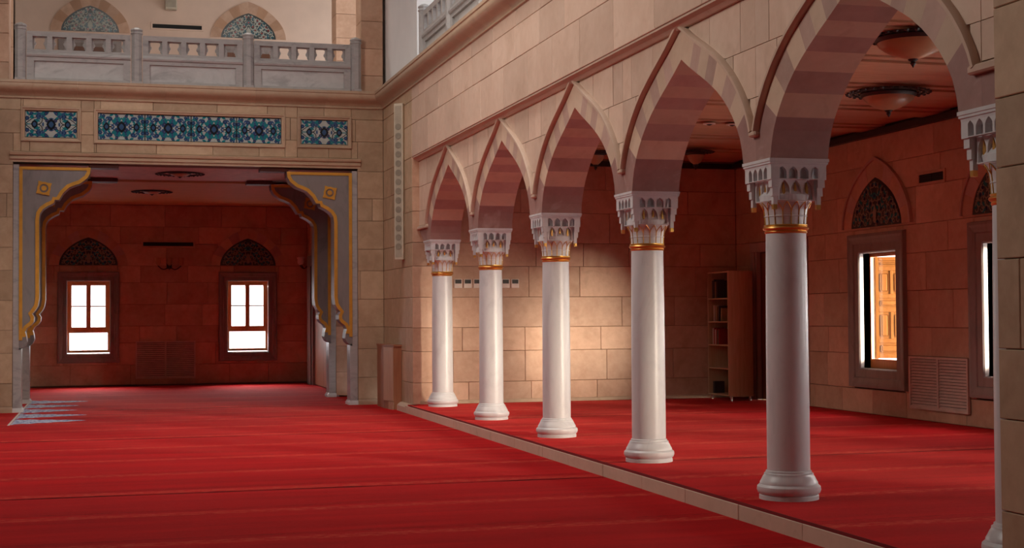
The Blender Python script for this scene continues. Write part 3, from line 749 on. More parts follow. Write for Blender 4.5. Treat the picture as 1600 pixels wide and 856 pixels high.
def tympanum(pm, uc, z0, hw, h, parent, thick, mats, seed=3, hood=False, vm=(None, None), fine=1.0, proud=.0):
    key = (hw, h, seed, mats[0].name, mats[1].name)
    if key not in _tm:
        lp = pointed(hw, 0, h); _tm[key] = decal_mesh('tympanum', lp, tymp_shapes(lp, hw, h, 0, seed, fine), mats, .03)
    o = link('tympanum', _tm[key], None, parent)
    rot = Matrix((pm.u, -pm.n, Vector((0, 0, 1)))).transposed().to_4x4()
    o.matrix_world = Matrix.Translation(pm.P(uc, z0, .012+proud)) @ rot
    lin = pointed(hw, z0, h, 20)[1:]; lin = lin[:len(lin)//2+1]     # right half, springing to crown
    half = [(hw, z0)] + [p for p in lin if p[0] >= 0 and p != (hw, z0)]
    half = resample(half, 26)
    ox = (hw+thick)/hw; oz = (h+thick*1.15)/h
    ou = [(x*ox, z0+(z-z0)*oz) for x, z in half]
    cu = [0, 5, 10, 15, 20, 25]
    for s in (1, -1):
        for j in range(5):
            A = half[cu[j]:cu[j+1]+1]; B = ou[cu[j]:cu[j+1]+1]
            plate('voussoir', pm, [[(uc+s*x, z) for x, z in A] + [(uc+s*x, z) for x, z in reversed(B)]], -.02, .018+.003*(j % 2)+proud, vm[j % 2], parent)
    if hood:
        ob = [(x*(1+.035/(hw+thick)), z0+(z-z0)*(1+.04/(h+thick))) for x, z in ou]
        for s in (1, -1):
            plate('hood_mould', pm, [[(uc+s*x, z) for x, z in ou] + [(uc+s*x, z) for x, z in reversed(ob)]], -.02, .045+proud, vm[1], parent)
def sash(pm, uc, hw, z0, z1, ztr, w, root, wood):
    """wooden casement pair over a fixed light"""
    bm = bmesh.new()
    for a, b, c, d in ((-hw, -hw+.045, z0, z1), (hw-.045, hw, z0, z1), (-hw+.045, hw-.045, z0, z0+.06), (-hw+.045, hw-.045, z1-.045, z1), (-hw+.045, hw-.045, ztr-.04, ztr+.04)): pbox(bm, pm, uc+a, uc+b, c, d, w-.05, w+.03)
    fr = fin('wood_frame', bm, wood, root)
    for s in (-1, 1):
        bm = bmesh.new(); a, b = sorted((s*.0, s*(hw-.045))); c, d = ztr+.04, z1-.045
        for p, q, e, g in ((a, a+.05, c, d), (b-.05, b, c, d), (a+.05, b-.05, c, c+.05), (a+.05, b-.05, d-.05, d)): pbox(bm, pm, uc+p, uc+q, e, g, w-.03, w+.045)
        cs = fin('casement', bm, wood, root)
        zm = (c+d)/2; pb('glazing_bar', pm, uc+a+.05, uc+b-.05, zm-.012, zm+.012, w-.02, w+.02, wood, cs)
        for e, g in ((c+.05, zm-.012), (zm+.012, d-.05)): pb('pane', pm, uc+a+.05, uc+b-.05, e, g, w-.004, w+.004, M_GLASS, cs)
    pb('handle', pm, uc-.012, uc+.012, (z0+z1)/2-.02, (z0+z1)/2+.12, w+.045, w+.075, M_GOLD, root)
    pb('pane', pm, uc-hw+.045, uc+hw-.045, z0+.06, ztr-.04, w-.004, w+.004, M_GLASS, fr)
def marble_surround(pm, u0, u1, v0, v1, root, mat, wd=.2, wout=.05, reveal=.2, rm=None):
    bm = bmesh.new()
    frame_ring(bm, pm, u0, u1, v0, v1, [(0, -.05), (0, .005), (.02, .022), (wd*.55, .024), (wd*.6, .04), (wd*.85, wout), (wd, wout+.012), (wd*1.15, wout+.01), (wd*1.2, .0), (wd*1.2, -.05)])
    fin('marble_surround', bm, mat, root)
    bm = bmesh.new(); frame_ring(bm, pm, u0, u1, v0, v1, [(0, -.05), (0, -.05-reveal), (.04, -.05-reveal), (.04, -.05)]); fin('reveal', bm, rm or mat, root)
DT = [M_TG, M_TCD, M_TT, M_TN]
for k, wx in enumerate(IWAN_WIN):
    root = struct(empty('window_%d' % (k+1), (wx, BY, .76)), '%s sunlit casement window in the recess back wall' % ('left' if k == 0 else 'right'))
    marble_surround(pbk, wx-.47, wx+.47, .76, 2.43, root, M_FRAME, .18, .05, .2, M_MARB)
    sash(pbk, wx, .47, .78, 2.43, 1.28, -.2, root, M_WOODW)
    tympanum(pbk, wx, 2.80, .65, .64, root, .22, DT, 5, vm=(M_STONE, M_ROSEST), proud=.006)
for k, wy in enumerate(AISLE_WIN):
    root = struct(empty('window_%d' % (k+3), (WX, wy, .79)), ('tall aisle window with an open orange wooden shutter', 'aisle window half hidden by the half-seen column', 'aisle window beyond the right frame edge', 'second aisle window outside the frame', 'third aisle window outside the frame')[k])
    marble_surround(pr_, wy-.5, wy+.5, .79, 2.45, root, M_FRAME, .235, .05, .10, M_MARB)
    if k < 2:
        tympanum(pr_, wy, 2.82, .70, .70, root, .22, DT, 6, hood=True, vm=(M_STONE, M_ROSEST), proud=.006)
    pw = wallX(WX+.15)
    bm = bmesh.new()
    for a, b, c, d in ((wy+.465, wy+.5, .79, 2.45), (wy-.5, wy-.44, .79, 2.45), (wy-.44, wy+.465, .79, .92), (wy-.44, wy+.465, 2.40, 2.45)): pbox(bm, pw, a, b, c, d, -.05, 0)
    fr = fin('wood_frame', bm, M_WOODW, root); pb('pane', pw, wy-.44, wy+.465, .92, 2.40, -.034, -.026, M_GLASS, fr)
    if k < 2:      # panelled shutter standing open against the deep window side
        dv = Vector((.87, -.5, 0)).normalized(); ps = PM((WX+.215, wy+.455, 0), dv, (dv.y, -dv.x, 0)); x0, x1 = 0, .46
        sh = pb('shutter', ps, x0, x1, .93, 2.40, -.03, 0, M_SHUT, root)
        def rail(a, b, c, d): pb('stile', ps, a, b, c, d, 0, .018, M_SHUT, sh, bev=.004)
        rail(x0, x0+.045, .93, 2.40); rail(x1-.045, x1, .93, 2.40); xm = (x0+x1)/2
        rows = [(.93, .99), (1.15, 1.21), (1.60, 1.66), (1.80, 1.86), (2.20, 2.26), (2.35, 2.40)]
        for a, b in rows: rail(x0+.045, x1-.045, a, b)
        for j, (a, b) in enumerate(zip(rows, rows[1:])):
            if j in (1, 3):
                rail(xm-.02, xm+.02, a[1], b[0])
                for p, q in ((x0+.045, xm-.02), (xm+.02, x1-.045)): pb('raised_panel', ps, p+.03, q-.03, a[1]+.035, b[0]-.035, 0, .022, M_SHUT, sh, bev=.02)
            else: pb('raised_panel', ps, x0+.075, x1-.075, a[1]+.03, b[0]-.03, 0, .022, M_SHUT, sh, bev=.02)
# door hidden behind the nearest whole column
root = struct(empty('door_1', (WX, 21.62, PZ)), 'marble framed door behind the nearest whole column')
for a, b in ((20.6, 20.82), (22.42, 22.66)):
    pb('jamb', pr_, a, b, PZ, 2.62, -.05, .03, M_FRAMEP, root, bev=.008); pb('jamb_moulding', pr_, a+.05, b-.05, PZ, 2.62, .03, .06, M_FRAMEP, root, bev=.012)
pb('head', pr_, 20.6, 22.66, 2.62, 2.78, -.05, .045, M_FRAMEP, root, bev=.01)
for a, b in ((20.82, 21.615), (21.625, 22.42)): pb('door_leaf', pr_, a, b, PZ+.01, 2.62, -.12, -.06, M_BROWN, root)

# ================================================================== CEILINGS
ca = struct(box('ceiling', 5.41, WX+.3, 6, EY+.1, 4.27, 4.5, M_DKWOOD), 'boarded ceiling of the side aisle')
y = 6.1; k = 0; rnd = random.Random(8)
while y < EY-.02:
    w = (.30, .30, .16, .42, .16, .30)[k % 6]; z = (4.235, 4.235, 4.215, 4.19, 4.215, 4.235)[k % 6]; w = min(w, EY-.02-y)
    box('plank', 5.42, WX-.02, y+.004, y+w-.004, z, 4.27, M_CEIL, ca); y += w; k += 1
tr = struct(box('trim_4', WX-.10, WX-.004, 6, EY-.01, 4.10, 4.185, M_DARK), 'dark strip standing in for the shadow gap under the aisle ceiling')  # shadow gap between wall and ceiling, put in as dark strips
box('shadow_strip', 5.42, WX-.11, EY-.10, EY-.004, 4.10, 4.185, M_DARK, tr)
ci = struct(box('ceiling_recess', mx(5.2), 5.2, 26.3, BY+.2, 4.30, 4.5, M_DKWOOD), 'ceiling of the far recess')
box('soffit', mx(4.95), 4.95, 26.3, 28.86, 4.245, 4.30, M_CEILW, ci)
x = mx(4.62)
yy = 28.87
while yy < BY-.02:
    w = min(.22, BY-.01-yy); box('plank', mx(4.6), 4.6, yy+.004, yy+w-.004, 4.205, 4.30, M_CEILI, ci); yy += .22
wl = struct(box('ceiling_hall', -8.2, 11.2, -4, 35.5, 11.6, 12, M_HALL), 'high unseen ceiling of the prayer hall, darkened to cut bounced light')

# ================================================================== GALLERY
gf = struct(box('floor_gallery', -8, 5.3, IY+.02, BY+.3, 5.34, 5.6, M_STONE), 'floor of the upper gallery')
pg = wallY(BY)
wg = struct(box('wall_gallery', -8, 5.8, BY, BY+.3, 5.4, 11.6, M_PLAST), 'pink plaster back wall of the upper gallery')
GT = [M_TG, M_TC, M_TT2, M_TR]
for k, wx in enumerate((-.40, 3.22)):
    root = struct(empty('window_%d' % (k+8), (wx, BY, 6.0)), '%s gallery window with arched floral tile head' % ('left' if k == 0 else 'right'))
    tympanum(pg, wx, 8.21, .645, .60, root, .24, GT, 7, vm=(M_STONE, M_OCHRE), fine=1.1)
    bm = bmesh.new(); frame_ring(bm, pg, wx-.5, wx+.5, 6.1, 7.85, [(0, -.02), (0, .03), (.08, .05), (.2, .05), (.2, -.02)]); fin('marble_surround', bm, M_FRAME, root)
    bm = bmesh.new()
    for a, b, c, d in ((-.5, -.42, 6.1, 7.85), (.42, .5, 6.1, 7.85), (-.05, .05, 6.1, 7.85), (-.42, .42, 6.1, 6.2), (-.42, .42, 7.75, 7.85), (-.42, .42, 6.9, 7.0)): pbox(bm, pg, wx+a, wx+b, c, d, .001, .03)
    fr = fin('wood_frame', bm, M_WOODD, root); pb('pane', pg, wx-.5, wx+.5, 6.1, 7.85, .0005, .008, M_BLACK, fr)
# stone piers of the gallery opening
for s in (0, 1):
    f = (lambda x: x) if s == 0 else mx
    a, b = sorted((f(4.40), f(4.80))); 
    root = struct(box('wall_gallery_pier_' + ('right' if s == 0 else 'left'), a+.02, b-.02, IY+.06, IY+.55, 5.6, 11.6, M_MORTAR), 'stone pier beside the balcony, ' + ('right' if s == 0 else 'left'))
    for z0, z1 in zip([5.62, 5.93, 6.42, 6.92, 7.40, 7.90, 8.4], [5.93, 6.42, 6.92, 7.40, 7.90, 8.4, 8.9]):
        stone('stone_block', wallY(IY), a+.003, b-.003, z0+.003, z1-.003, .06, 0, M_STONE, root)
        q = wallX(4.40) if s == 0 else wallXp(mx(4.40)); stone('stone_block', q, IY+.063, IY+.55, z0+.003, z1-.003, .02, 0, M_STONE, root)
    a, b = sorted((f(4.58), f(5.3)))
    root = struct(box('wall_gallery_rear_pier_' + ('right' if s == 0 else 'left'), a+.02, b, 30.02, 30.6, 5.6, 11.6, M_MORTAR), 'rear stone pier of the gallery, ' + ('right' if s == 0 else 'left'))
    for z0, z1 in zip([5.62, 6.92, 7.40, 7.90, 8.4], [6.92, 7.40, 7.90, 8.4, 8.9]):
        stone('stone_block', wallY(30), a+.003, b-.003, z0+.003, z1-.003, .02, 0, M_STONE, root)
        q = wallX(4.58) if s == 0 else wallXp(mx(4.58)); stone('stone_block', q, 30.003, 30.6, z0+.003, z1-.003, .02, 0, M_STONE, root)
struct(box('wall_gallery_white', 4.86, 5.4, EY-.17, IY+.6, 5.615, 11.6, M_WHITE), 'white plaster pier at the gallery corner')
struct(box('wall_side_gallery', WX, WX+.3, 2, IY+10, 5.4, 11.6, M_WHITE), 'white back wall of the side gallery')
struct(box('wall_side_gallery_end', 5.4, WX, IY-.2, IY+.1, 5.4, 11.6, M_WHITE), 'white end wall of the side gallery')
struct(box('floor_side_gallery', 5.41, WX, 2, IY, 4.52, 5.58, M_WHITE), 'floor of the side gallery')
wl2 = struct(box('wall_left', -2.7, -2.25, -4, IY-.02, -.03, 5.6, M_HALL), 'unseen left wall of the nave, added to shade its left side')  # added out of view to block side light from floor and left pier
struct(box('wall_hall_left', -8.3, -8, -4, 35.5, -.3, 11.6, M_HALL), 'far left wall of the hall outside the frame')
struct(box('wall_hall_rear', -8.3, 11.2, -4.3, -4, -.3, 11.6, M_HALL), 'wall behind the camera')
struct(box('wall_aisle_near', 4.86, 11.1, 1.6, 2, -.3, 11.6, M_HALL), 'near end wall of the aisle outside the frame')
# ---- balustrades
VASE = [(.27, .93), (.34, .90), (.37, .80), (.33, .72), (.34, .64), (.27, .58), (.25, .48), (.29, .38), (.37, .30), (.36, .20), (.42, .14), (.42, .06)]
def balustrade(pm, posts, z0, labels, plabels, grp, pgrp, th=.16):
    for k, p in enumerate(posts):
        bm = bmesh.new()
        pbox(bm, pm, p-.09, p+.09, z0, z0+.04, -th/2-.02, th/2+.02)
        def octo(h, z): return [bm.verts.new(pm.P(p+h*math.cos(math.pi/8+math.pi/4*j)/math.cos(math.pi/8), z, h*math.sin(math.pi/8+math.pi/4*j)/math.cos(math.pi/8))) for j in range(8)]
        prof = [(.088, .04), (.088, .86), (.1, .865), (.1, .885), (.088, .892), (.088, .912), (.1, .92), (.1, .94), (.065, .965), (.02, .985)]
        R = [octo(h, z0+z) for h, z in prof]
        for a, b in zip(R, R[1:]):
            for j in range(8): bm.faces.new((a[j], a[(j+1) % 8], b[(j+1) % 8], b[j]))
        bm.faces.new(R[0][::-1]); bm.faces.new(R[-1])
        o = fin('baluster_post', bm, M_GREY); tag(o, plabels[k], 'post', pgrp)
    for k, (a, b) in enumerate(zip(posts, posts[1:])):
        a += .1; b -= .1; L = b-a
        root = tag(empty('balustrade_panel', pm.P((a+b)/2, z0, 0)), labels[k], 'balustrade', grp)
        pitch = .325*L/1.73; ow = .235*L/1.73; x0 = a+(L-4*pitch-ow)/2
        holes = [[(x0+pitch*j, .53), (x0+pitch*j+ow, .53), (x0+pitch*j+ow, .755), (x0+pitch*j, .755)] for j in range(5)]
        loops = [[(a, z0), (b, z0), (b, z0+.84), (a, z0+.84)], [(a+.12, z0+.05), (b-.12, z0+.05), (b-.12, z0+.34), (a+.12, z0+.34)]] + [[(x, z0+z) for x, z in h] for h in holes]
        plate('frame', pm, loops, -.05, .05, M_GREY, root)
        pb('infill_slab', pm, a+.12, b-.12, z0+.05, z0+.34, -.03, .012, M_MARBV, root)
        moulding('mid_rail', pm, a, b, [(.05, z0+.40), (.075, z0+.41), (.085, z0+.44), (.07, z0+.48), (.05, z0+.49)], M_GREY, root)
        moulding('top_rail', pm, a, b, [(-.07, z0+.79), (.07, z0+.79), (.075, z0+.82), (.06, z0+.84), (-.06, z0+.84), (-.075, z0+.82)], M_GREY, root) if False else None
        for h in holes:
            hx, hz = h[0]; w, hh = ow, .225; c = hx+w/2
            v = [(c+x*w, z0+hz+z*hh) for x, z in VASE] + [(c-x*w, z0+hz+z*hh) for x, z in reversed(VASE)]
            plate('pierced_screen', pm, [[(x, z0+z) for x, z in h], v], -.045, -.012, M_GREY, root)
GP = [-1.43, .475, 2.38, 4.29]
balustrade(wallY(IY-.07), GP, 5.615, ['left grey marble balcony balustrade panel', 'middle grey marble balcony balustrade panel', 'right grey marble balcony balustrade panel'],
           ['grey marble balcony post at the left end', 'grey marble balcony post, second from the left', 'grey marble balcony post in front of the right tile arch', 'grey marble balcony post at the right end by the stone pier'], 'balcony balustrade panels', 'balcony posts')
balustrade(wallX(4.90), [17.0, 18.9, 20.8, 22.72], 5.615, ['side gallery balustrade panel above the frame', 'side gallery balustrade panel at the top frame edge', 'side gallery balustrade panel nearest the white pier'],
           ['fourth side gallery post from the white pier, above the frame', 'third side gallery post from the white pier', 'second side gallery post from the white pier', 'side gallery post against the white pier'], 'side gallery balustrade panels', 'side gallery posts')

# ================================================================== OBJECTS
def louvre(pm, u0, u1, v0, v1, label, n, w=.015, fins=True):
    root = tag(empty('radiator_grille', pm.P((u0+u1)/2, v0, 0)), label, 'grille', 'louvred radiator grilles')
    um = (u0+u1)/2
    bm = bmesh.new()
    for a, b, c, d in ((u0, u0+.03, v0, v1), (u1-.03, u1, v0, v1), (um-.02, um+.02, v0, v1), (u0+.03, um-.02, v0, v0+.03), (u0+.03, um-.02, v1-.03, v1), (um+.02, u1-.03, v0, v0+.03), (um+.02, u1-.03, v1-.03, v1)): pbox(bm, pm, a, b, c, d, w, w+.035)
    fin('frame', bm, M_LOUV, root); pb('back_plate', pm, u0+.005, u1-.005, v0+.005, v1-.005, .004, w, M_DARK, root)
    for a, b in ((u0+.03, um-.02), (um+.02, u1-.03)):
        for k in range(n):
            z = v0+.03+(v1-v0-.06)*k/n; h = (v1-v0-.06)/n
            bm = bmesh.new()
            P = [(w, z+h*.18), (w+.026, z+h*.0), (w+.028, z+h*.10), (w+.010, z+h*.80), (w, z+h*.80)]
            A = [bm.verts.new(pm.P(a+.001, zz, ww)) for ww, zz in P]; B = [bm.verts.new(pm.P(b-.001, zz, ww)) for ww, zz in P]
            for j in range(5): bm.faces.new((A[j], A[(j+1) % 5], B[(j+1) % 5], B[j]))
            bm.faces.new(A[::-1]); bm.faces.new(B); fin('slat', bm, M_LOUV, root)
louvre(pr_, 16.2, 17.6, .295, 1.0, 'louvred radiator grille below the aisle wall vent', 16)
louvre(pbk, .62, 1.975, .165, 1.03, 'louvred radiator grille between the two recess windows', 18)
def vent(pm, u0, u1, v0, v1, label, fm):
    root = tag(empty('wall_vent', pm.P((u0+u1)/2, v0, 0)), label, 'vent', 'slot air vents')
    bm = bmesh.new(); frame_ring(bm, pm, u0, u1, v0, v1, [(0, .002), (0, .02), (.035, .02), (.04, .002)]); fin('frame', bm, fm, root)
    pb('slot', pm, u0, u1, v0, v1, .002, .006, M_BLACK, root)
    bm = bmesh.new()
    for k in range(3): z = v0+(v1-v0)*(k+.5)/3; pbox(bm, pm, u0, u1, z-.004, z+.004, .006, .014)
    um = (u0+u1)/2; pbox(bm, pm, um-.006, um+.006, v0, v1, .006, .012)
    fin('blades', bm, M_BLACK, root)
vent(pr_, 16.74, 17.33, 3.33, 3.44, 'black slot vent on the aisle wall beside the tile arch', M_STONE)
vent(pbk, .79, 1.93, 3.25, 3.34, 'long black slot vent in the dark recess', M_STONE)
vent(pg, 1.0, 2.13, 8.36, 8.455, 'long black slot vent in the pink gallery wall', M_PLAST)
# ceiling lamps
def lamp(x, y, zc, label, R=.5, rb=.30, fl_=1.0):
    root = tag(empty('ceiling_lamp', (x, y, zc)), label, 'ceiling lamp', 'ceiling lamps')
    bm = bmesh.new()
    q = PM((x, y, 0), (1, 0, 0), (0, 1, 0))
    for k in range(28):
        a = 2*math.pi*k/28
        for rad, rs in ((R*.95, .028), (R*.80, .018)):
            cx_, cy_ = x+rad*math.cos(a), y+rad*math.sin(a)
            lathe_bm(bm, [(rs, zc-.012), (rs*.6, zc-.026), (.004, zc-.03)], (cx_, cy_, 0), 7)
    n = 40
    for r0_, r1_ in ((R*.84, R*.89), (R*.70, R*.75)):
        v = [[bm.verts.new((x+r*math.cos(2*math.pi*k/n), y+r*math.sin(2*math.pi*k/n), z)) for k in range(n)] for r, z in ((r0_, zc), (r0_, zc-.02), (r1_, zc-.02), (r1_, zc))]
        for a, b in zip(v, v[1:]):
            for k in range(n): bm.faces.new((a[k], a[(k+1) % n], b[(k+1) % n], b[k]))
    fin('filigree_ring', bm, M_DARK, root)
    bm = bmesh.new(); lathe_bm(bm, [(rb+.02, zc), (rb+.03, zc-.03*fl_), (rb+.01, zc-.06*fl_), (rb, zc-.065*fl_)], (x, y, 0), 36); fin('rim', bm, M_DARK, root, True)
    bm = bmesh.new(); lathe_bm(bm, [(rb, zc-.06*fl_), (rb*.96, zc-.09*fl_), (rb*.8, zc-.135*fl_), (rb*.5, zc-.185*fl_), (rb*.22, zc-.215*fl_), (.03, zc-.225*fl_)], (x, y, 0), 36); fin('glass_bowl', bm, M_BOWL, root, True)
    bm = bmesh.new(); lathe_bm(bm, [(.05, zc-.215*fl_), (.045, zc-.23*fl_), (.02, zc-.245*fl_), (.028, zc-.26*fl_), (.012, zc-.285*fl_), (.004, zc-.30*fl_)], (x, y, 0), 14); fin('finial', bm, M_DARK, root, True)
lamp(8.85, 15.2, 4.19, 'ornate bowl ceiling lamp above the aisle wall window')
lamp(7.28, 12.05, 4.19, 'ornate bowl ceiling lamp at the top of the nearest arch', .44, .33)
lamp(9.05, 21.5, 4.19, 'small ornate ceiling lamp seen through the second arch', .30, .14)
lamp(7.50, 21.9, 4.19, 'ornate ceiling lamp edge seen through the middle arch', .30, .14)
lamp(.88, 30.95, 4.205, 'flat ornate ceiling lamp on the recess planks', .42, .18, .3)
lamp(1.28, 27.4, 4.245, 'flat ornate ceiling lamp on the pale recess soffit', .45, .18, .3)
def spot(x, y, z, label):
    root = tag(empty('recessed_spotlight', (x, y, z)), label, 'spotlight', 'recessed spotlights')
    bm = bmesh.new(); lathe_bm(bm, [(.085, z), (.085, z-.012), (.06, z-.018), (.055, z-.004), (.05, z)], (x, y, 0), 20); fin('trim_ring', bm, M_PLATE, root, True)
    bm = bmesh.new(); lathe_bm(bm, [(.05, z-.001), (.035, z-.02), (.01, z-.03)], (x, y, 0), 16); fin('bulb', bm, M_DARK, root, True)
spot(7.91, 18.3, 4.19, 'small recessed spotlight in the aisle ceiling, left of two'); spot(8.25, 18.3, 4.19, 'small recessed spotlight in the aisle ceiling, right of two')
# socket row on the aisle end wall
for k in range(7):
    u = 5.50+.1625*k
    root = tag(empty('wall_socket', (u+.07, EY, 2.04)), ['socket beside the farthest column, first of the row', 'second socket of the row beside the farthest column', 'third socket of the row, left of the next column', 'fourth wall socket, hidden by a column', 'fifth wall socket, hidden by a column', 'socket just right of the column in the end wall row', 'last socket at the right end of the row'][k], 'socket', 'row of wall sockets')
    pb('cover_plate', pe, u, u+.135, 2.04, 2.19, .003, .015, M_PLATE, root, bev=.004); pb('socket_insert', pe, u+.015, u+.12, 2.115, 2.18, .015, .02, M_DARK, root)
# column loudspeaker on the pier
root = tag(empty('column_speaker', (4.70, 23.93, 2.53)), 'tall slim beige column loudspeaker on the stone pier', 'loudspeaker')
nrm = Vector((-.66, -.75, 0)).normalized(); uvec = Vector((-nrm.y, nrm.x, 0))*-1
if uvec.x < 0: uvec = -uvec
q = PM((4.70, 23.93, 0), uvec, nrm)
pb('cabinet', q, -.085, .085, 2.53, 5.16, -.13, 0, M_SPKF, root, bev=.006); pb('grille', q, -.062, .062, 2.57, 5.12, 0, .006, M_SPK, root)
for k in range(14):
    bm = bmesh.new(); z = 2.75+.155*k
    R = [[bm.verts.new(q.P(r*math.cos(2*math.pi*j/18), z+r*math.sin(2*math.pi*j/18), w)) for j in range(18)] for r, w in ((.055, .006), (.055, .012), (.046, .014), (.02, .008))]
    for a, b in zip(R, R[1:]):
        for j in range(18): bm.faces.new((a[j], a[(j+1) % 18], b[(j+1) % 18], b[j]))
    bm.faces.new(R[-1]); fin('driver', bm, M_SPKD, root, True)
for z in (2.9, 4.8): pb('wall_bracket', q, -.02, .02, z, z+.06, -.20, -.13, M_DARK, root)
# wooden cabinet in the corner by the pier
root = tag(empty('corner_cabinet', (4.68, 24.9, 0)), 'low brown wooden cabinet with a paler front in the corner', 'cabinet')
def prism(name, pts, z0, z1, mat, parent):
    bm = bmesh.new(); A = [bm.verts.new((x, y, z0)) for x, y in pts]; B = [bm.verts.new((x, y, z1)) for x, y in pts]
    for k in range(len(pts)): bm.faces.new((A[k], A[(k+1) % len(pts)], B[(k+1) % len(pts)], B[k]))
    bm.faces.new(A[::-1]); bm.faces.new(B); return fin(name, bm, mat, parent)
prism('body', [(4.795, 25.45), (4.60, 25.45), (4.60, 24.80), (4.675, 24.30), (4.795, 24.22)], .0, 1.07, M_BROWN, root)
prism('top', [(4.797, 25.47), (4.59, 25.47), (4.59, 24.79), (4.668, 24.28), (4.797, 24.19)], 1.07, 1.10, M_BROWN, root)
prism('front_panel', [(4.598, 24.79), (4.673, 24.295), (4.663, 24.29), (4.588, 24.785)], .14, 1.05, M_BROWNL, root)
prism('plinth_block', [(4.64, 24.50), (4.673, 24.285), (4.648, 24.26), (4.615, 24.49)], .0, .13, M_BROWNL, root)
# bookcase
root = tag(empty('bookcase', (10.12, 22.6, PZ)), 'tall wooden bookcase with rounded side and open shelves in the aisle corner', 'bookcase')
bx0, bx1, by0, by1, bz0, bz1 = 9.90, 10.34, 22.2, 23.06, .22, 2.30
pts = [(bx0, by0)] + [(bx0+(bx1-bx0)*t, by0-.11*math.sin(math.pi*(.12+.76*t))+.04) for t in [k/10 for k in range(11)]] + [(bx1, by0+.03), (bx0, by0+.03)]
prism('rounded_side', pts[1:], bz0, bz1, M_BCASE, root)
box('side_panel', bx0, bx1, by1-.025, by1, bz0, bz1, M_BCASE, root); box('back_panel', bx1-.02, bx1, by0+.03, by1-.025, bz0, bz1, M_BROWN, root)
SHZ = [.22, .66, 1.05, 1.44, 1.83, 2.275]
for z in SHZ: box('shelf', bx0+.005, bx1-.02, by0+.03, by1-.025, z, z+.022, M_BCASE, root)
for x in (bx0+.05, bx1-.05):
    for yy in (by0+.02, by1-.05):
        bm = bmesh.new(); lathe_bm(bm, [(.022, PZ), (.022, bz0)], (x, yy, 0), 14); fin('leg', bm, M_CHROME, root, True)
bcol = {'red': (.30, .03, .03), 'white': (.6, .55, .48), 'dark': (.04, .035, .04), 'green': (.04, .14, .08), 'tan': (.42, .28, .14), 'blue': (.05, .08, .22)}
BM_ = {k: m_plain('book_'+k, v, .5) for k, v in bcol.items()}
M_PAGE = m_plain('pages', (.7, .64, .52), .8)
def book(y, z, w, h, c, tilt, label, grp):
    root = tag(empty('book', (bx0+.06, y, z)), label, 'book', grp)
    box('cover', bx0+.04, bx0+.05, y, y+w, z, z+h, BM_[c], root); 
    box('cover', bx0+.05, bx0+.22, y, y+.004, z, z+h, BM_[c], root); box('cover', bx0+.05, bx0+.22, y+w-.004, y+w, z, z+h, BM_[c], root)
    box('pages', bx0+.05, bx0+.215, y+.004, y+w-.004, z+.005, z+h-.006, M_PAGE, root)
    if tilt:
        root.rotation_euler = (tilt, 0, 0)
ordn = ['first', 'second', 'third', 'fourth', 'fifth', 'sixth', 'seventh']
for sh, z, items in ((1, SHZ[4]+.022, [('dark', .05, .30), ('dark', .045, .32), ('tan', .03, .28), ('dark', .05, .3)]), (2, SHZ[3]+.022, [('white', .035, .27), ('tan', .03, .25), ('dark', .04, .26), ('tan', .035, .22)]),
                     (3, SHZ[2]+.022, [('white', .035, .27), ('red', .04, .28), ('white', .03, .25), ('red', .045, .27), ('green', .03, .24), ('red', .03, .26)]), (5, SHZ[0]+.022, [('dark', .07, .2)])):
    yy = by1-.10
    for k, (c, w, h) in enumerate(items):
        yy -= w+.012+(.05 if sh == 2 else 0); 
        book(yy, z, w, h, c, (.10 if sh == 2 and k > 1 else 0), '%s book on bookcase shelf %s from the top, %s from the far end' % ({'tan': 'tan', 'dark': 'dark', 'white': 'pale', 'red': 'red', 'green': 'green', 'blue': 'blue'}[c], ordn[sh-1], ordn[k]), 'books in the bookcase')
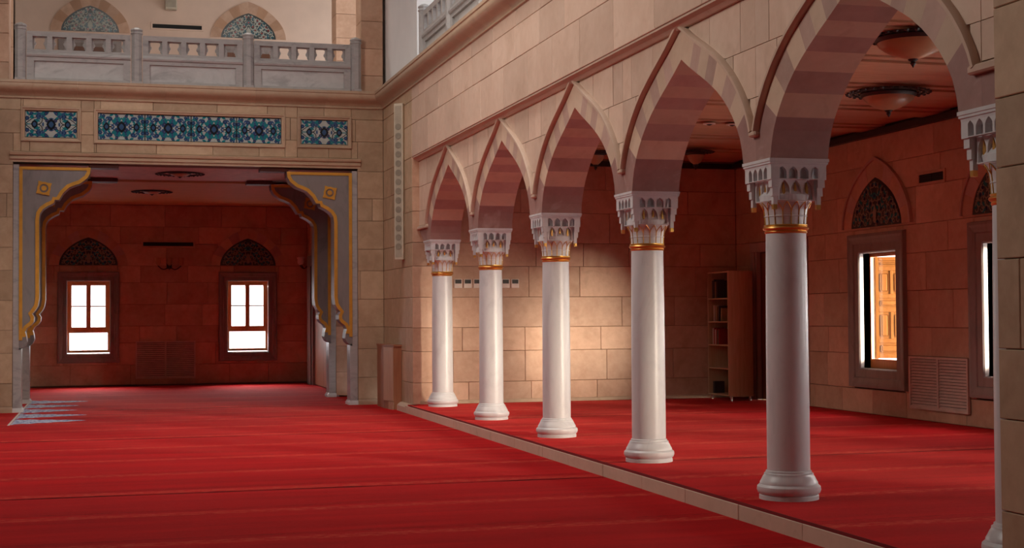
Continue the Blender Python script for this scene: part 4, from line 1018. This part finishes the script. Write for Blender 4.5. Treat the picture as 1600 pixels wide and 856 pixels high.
# wall sconces in the recess
def sconce(pm, u, z, label, n, mat):
    root = tag(empty('wall_sconce', pm.P(u, z, 0)), label, 'wall lamp', 'wall sconces')
    pb('back_plate', pm, u-.06, u+.06, z-.12, z+.10, .003, .03, M_DARK, root, bev=.01)
    bm = bmesh.new()
    xs_ = [(k-(n-1)/2)*.26 for k in range(n)]
    for x in xs_: tube_bm(bm, [pm.P(u+x*t, z-.06+.02*math.sin(t*3)-.10*math.sin(t*math.pi), .03+.16*t) for t in [j/8 for j in range(9)]], .012, 6)
    fin('arms', bm, M_DARK, root)
    for x in xs_:
        bm = bmesh.new(); p = pm.P(u+x, z-.05, .19); lathe_bm(bm, [(.02, 0), (.05, .03), (.065, .08), (.06, .13), (.08, .18)], p, 16); fin('glass_shade', bm, mat, root, True)
sconce(pbk, 1.38, 2.84, 'dark two-armed wall sconce below the recess vent', 3, M_BOWL)
sconce(wallX(4.60), 33.0+1.5, 2.86, 'pale two-cup wall sconce right of the recess window', 2, M_PLATE)
# gallery fittings
root = tag(empty('wall_speaker', (1.40, BY, 8.79)), 'small box loudspeaker at the top of the gallery wall', 'loudspeaker')
pb('case', pg, 1.28, 1.55, 8.79, 9.2, .01, .2, M_SPKF, root, bev=.01); pb('grille', pg, 1.30, 1.53, 8.83, 9.18, .2, .206, M_SPK, root)
# carpet motif: pale blue flames along the left edge of the carpet
bm = bmesh.new(); rnd = random.Random(2)
for k in range(5):
    yc = 23.55+1.33*k; x0, x1 = -1.40, -.42+rnd.uniform(-.1, .1)
    up = [(x0+(x1-x0)*t, yc+.64*(1-t)**.6*(.86+.14*math.cos(t*26))*(1-.35*t)+.012) for t in [j/14 for j in range(15)]]
    dn = [(x, 2*yc-y) for x, y in reversed(up)]
    bm.faces.new([bm.verts.new((x, y, .0015)) for x, y in up+dn])
o = fin('blue_motif', bm, M_BLUE, fl)
for p in o.data.polygons:
    if p.normal.z < 0: p.flip()
bm = bmesh.new()
for a, b in (((-1.44, 22.8), (-1.405, 29.6)), ):
    bm.faces.new([bm.verts.new(v) for v in ((a[0], a[1], .002), (b[0], a[1], .002), (b[0], b[1], .002), (a[0], b[1], .002))])
fin('motif_border', bm, M_PLATE, fl)
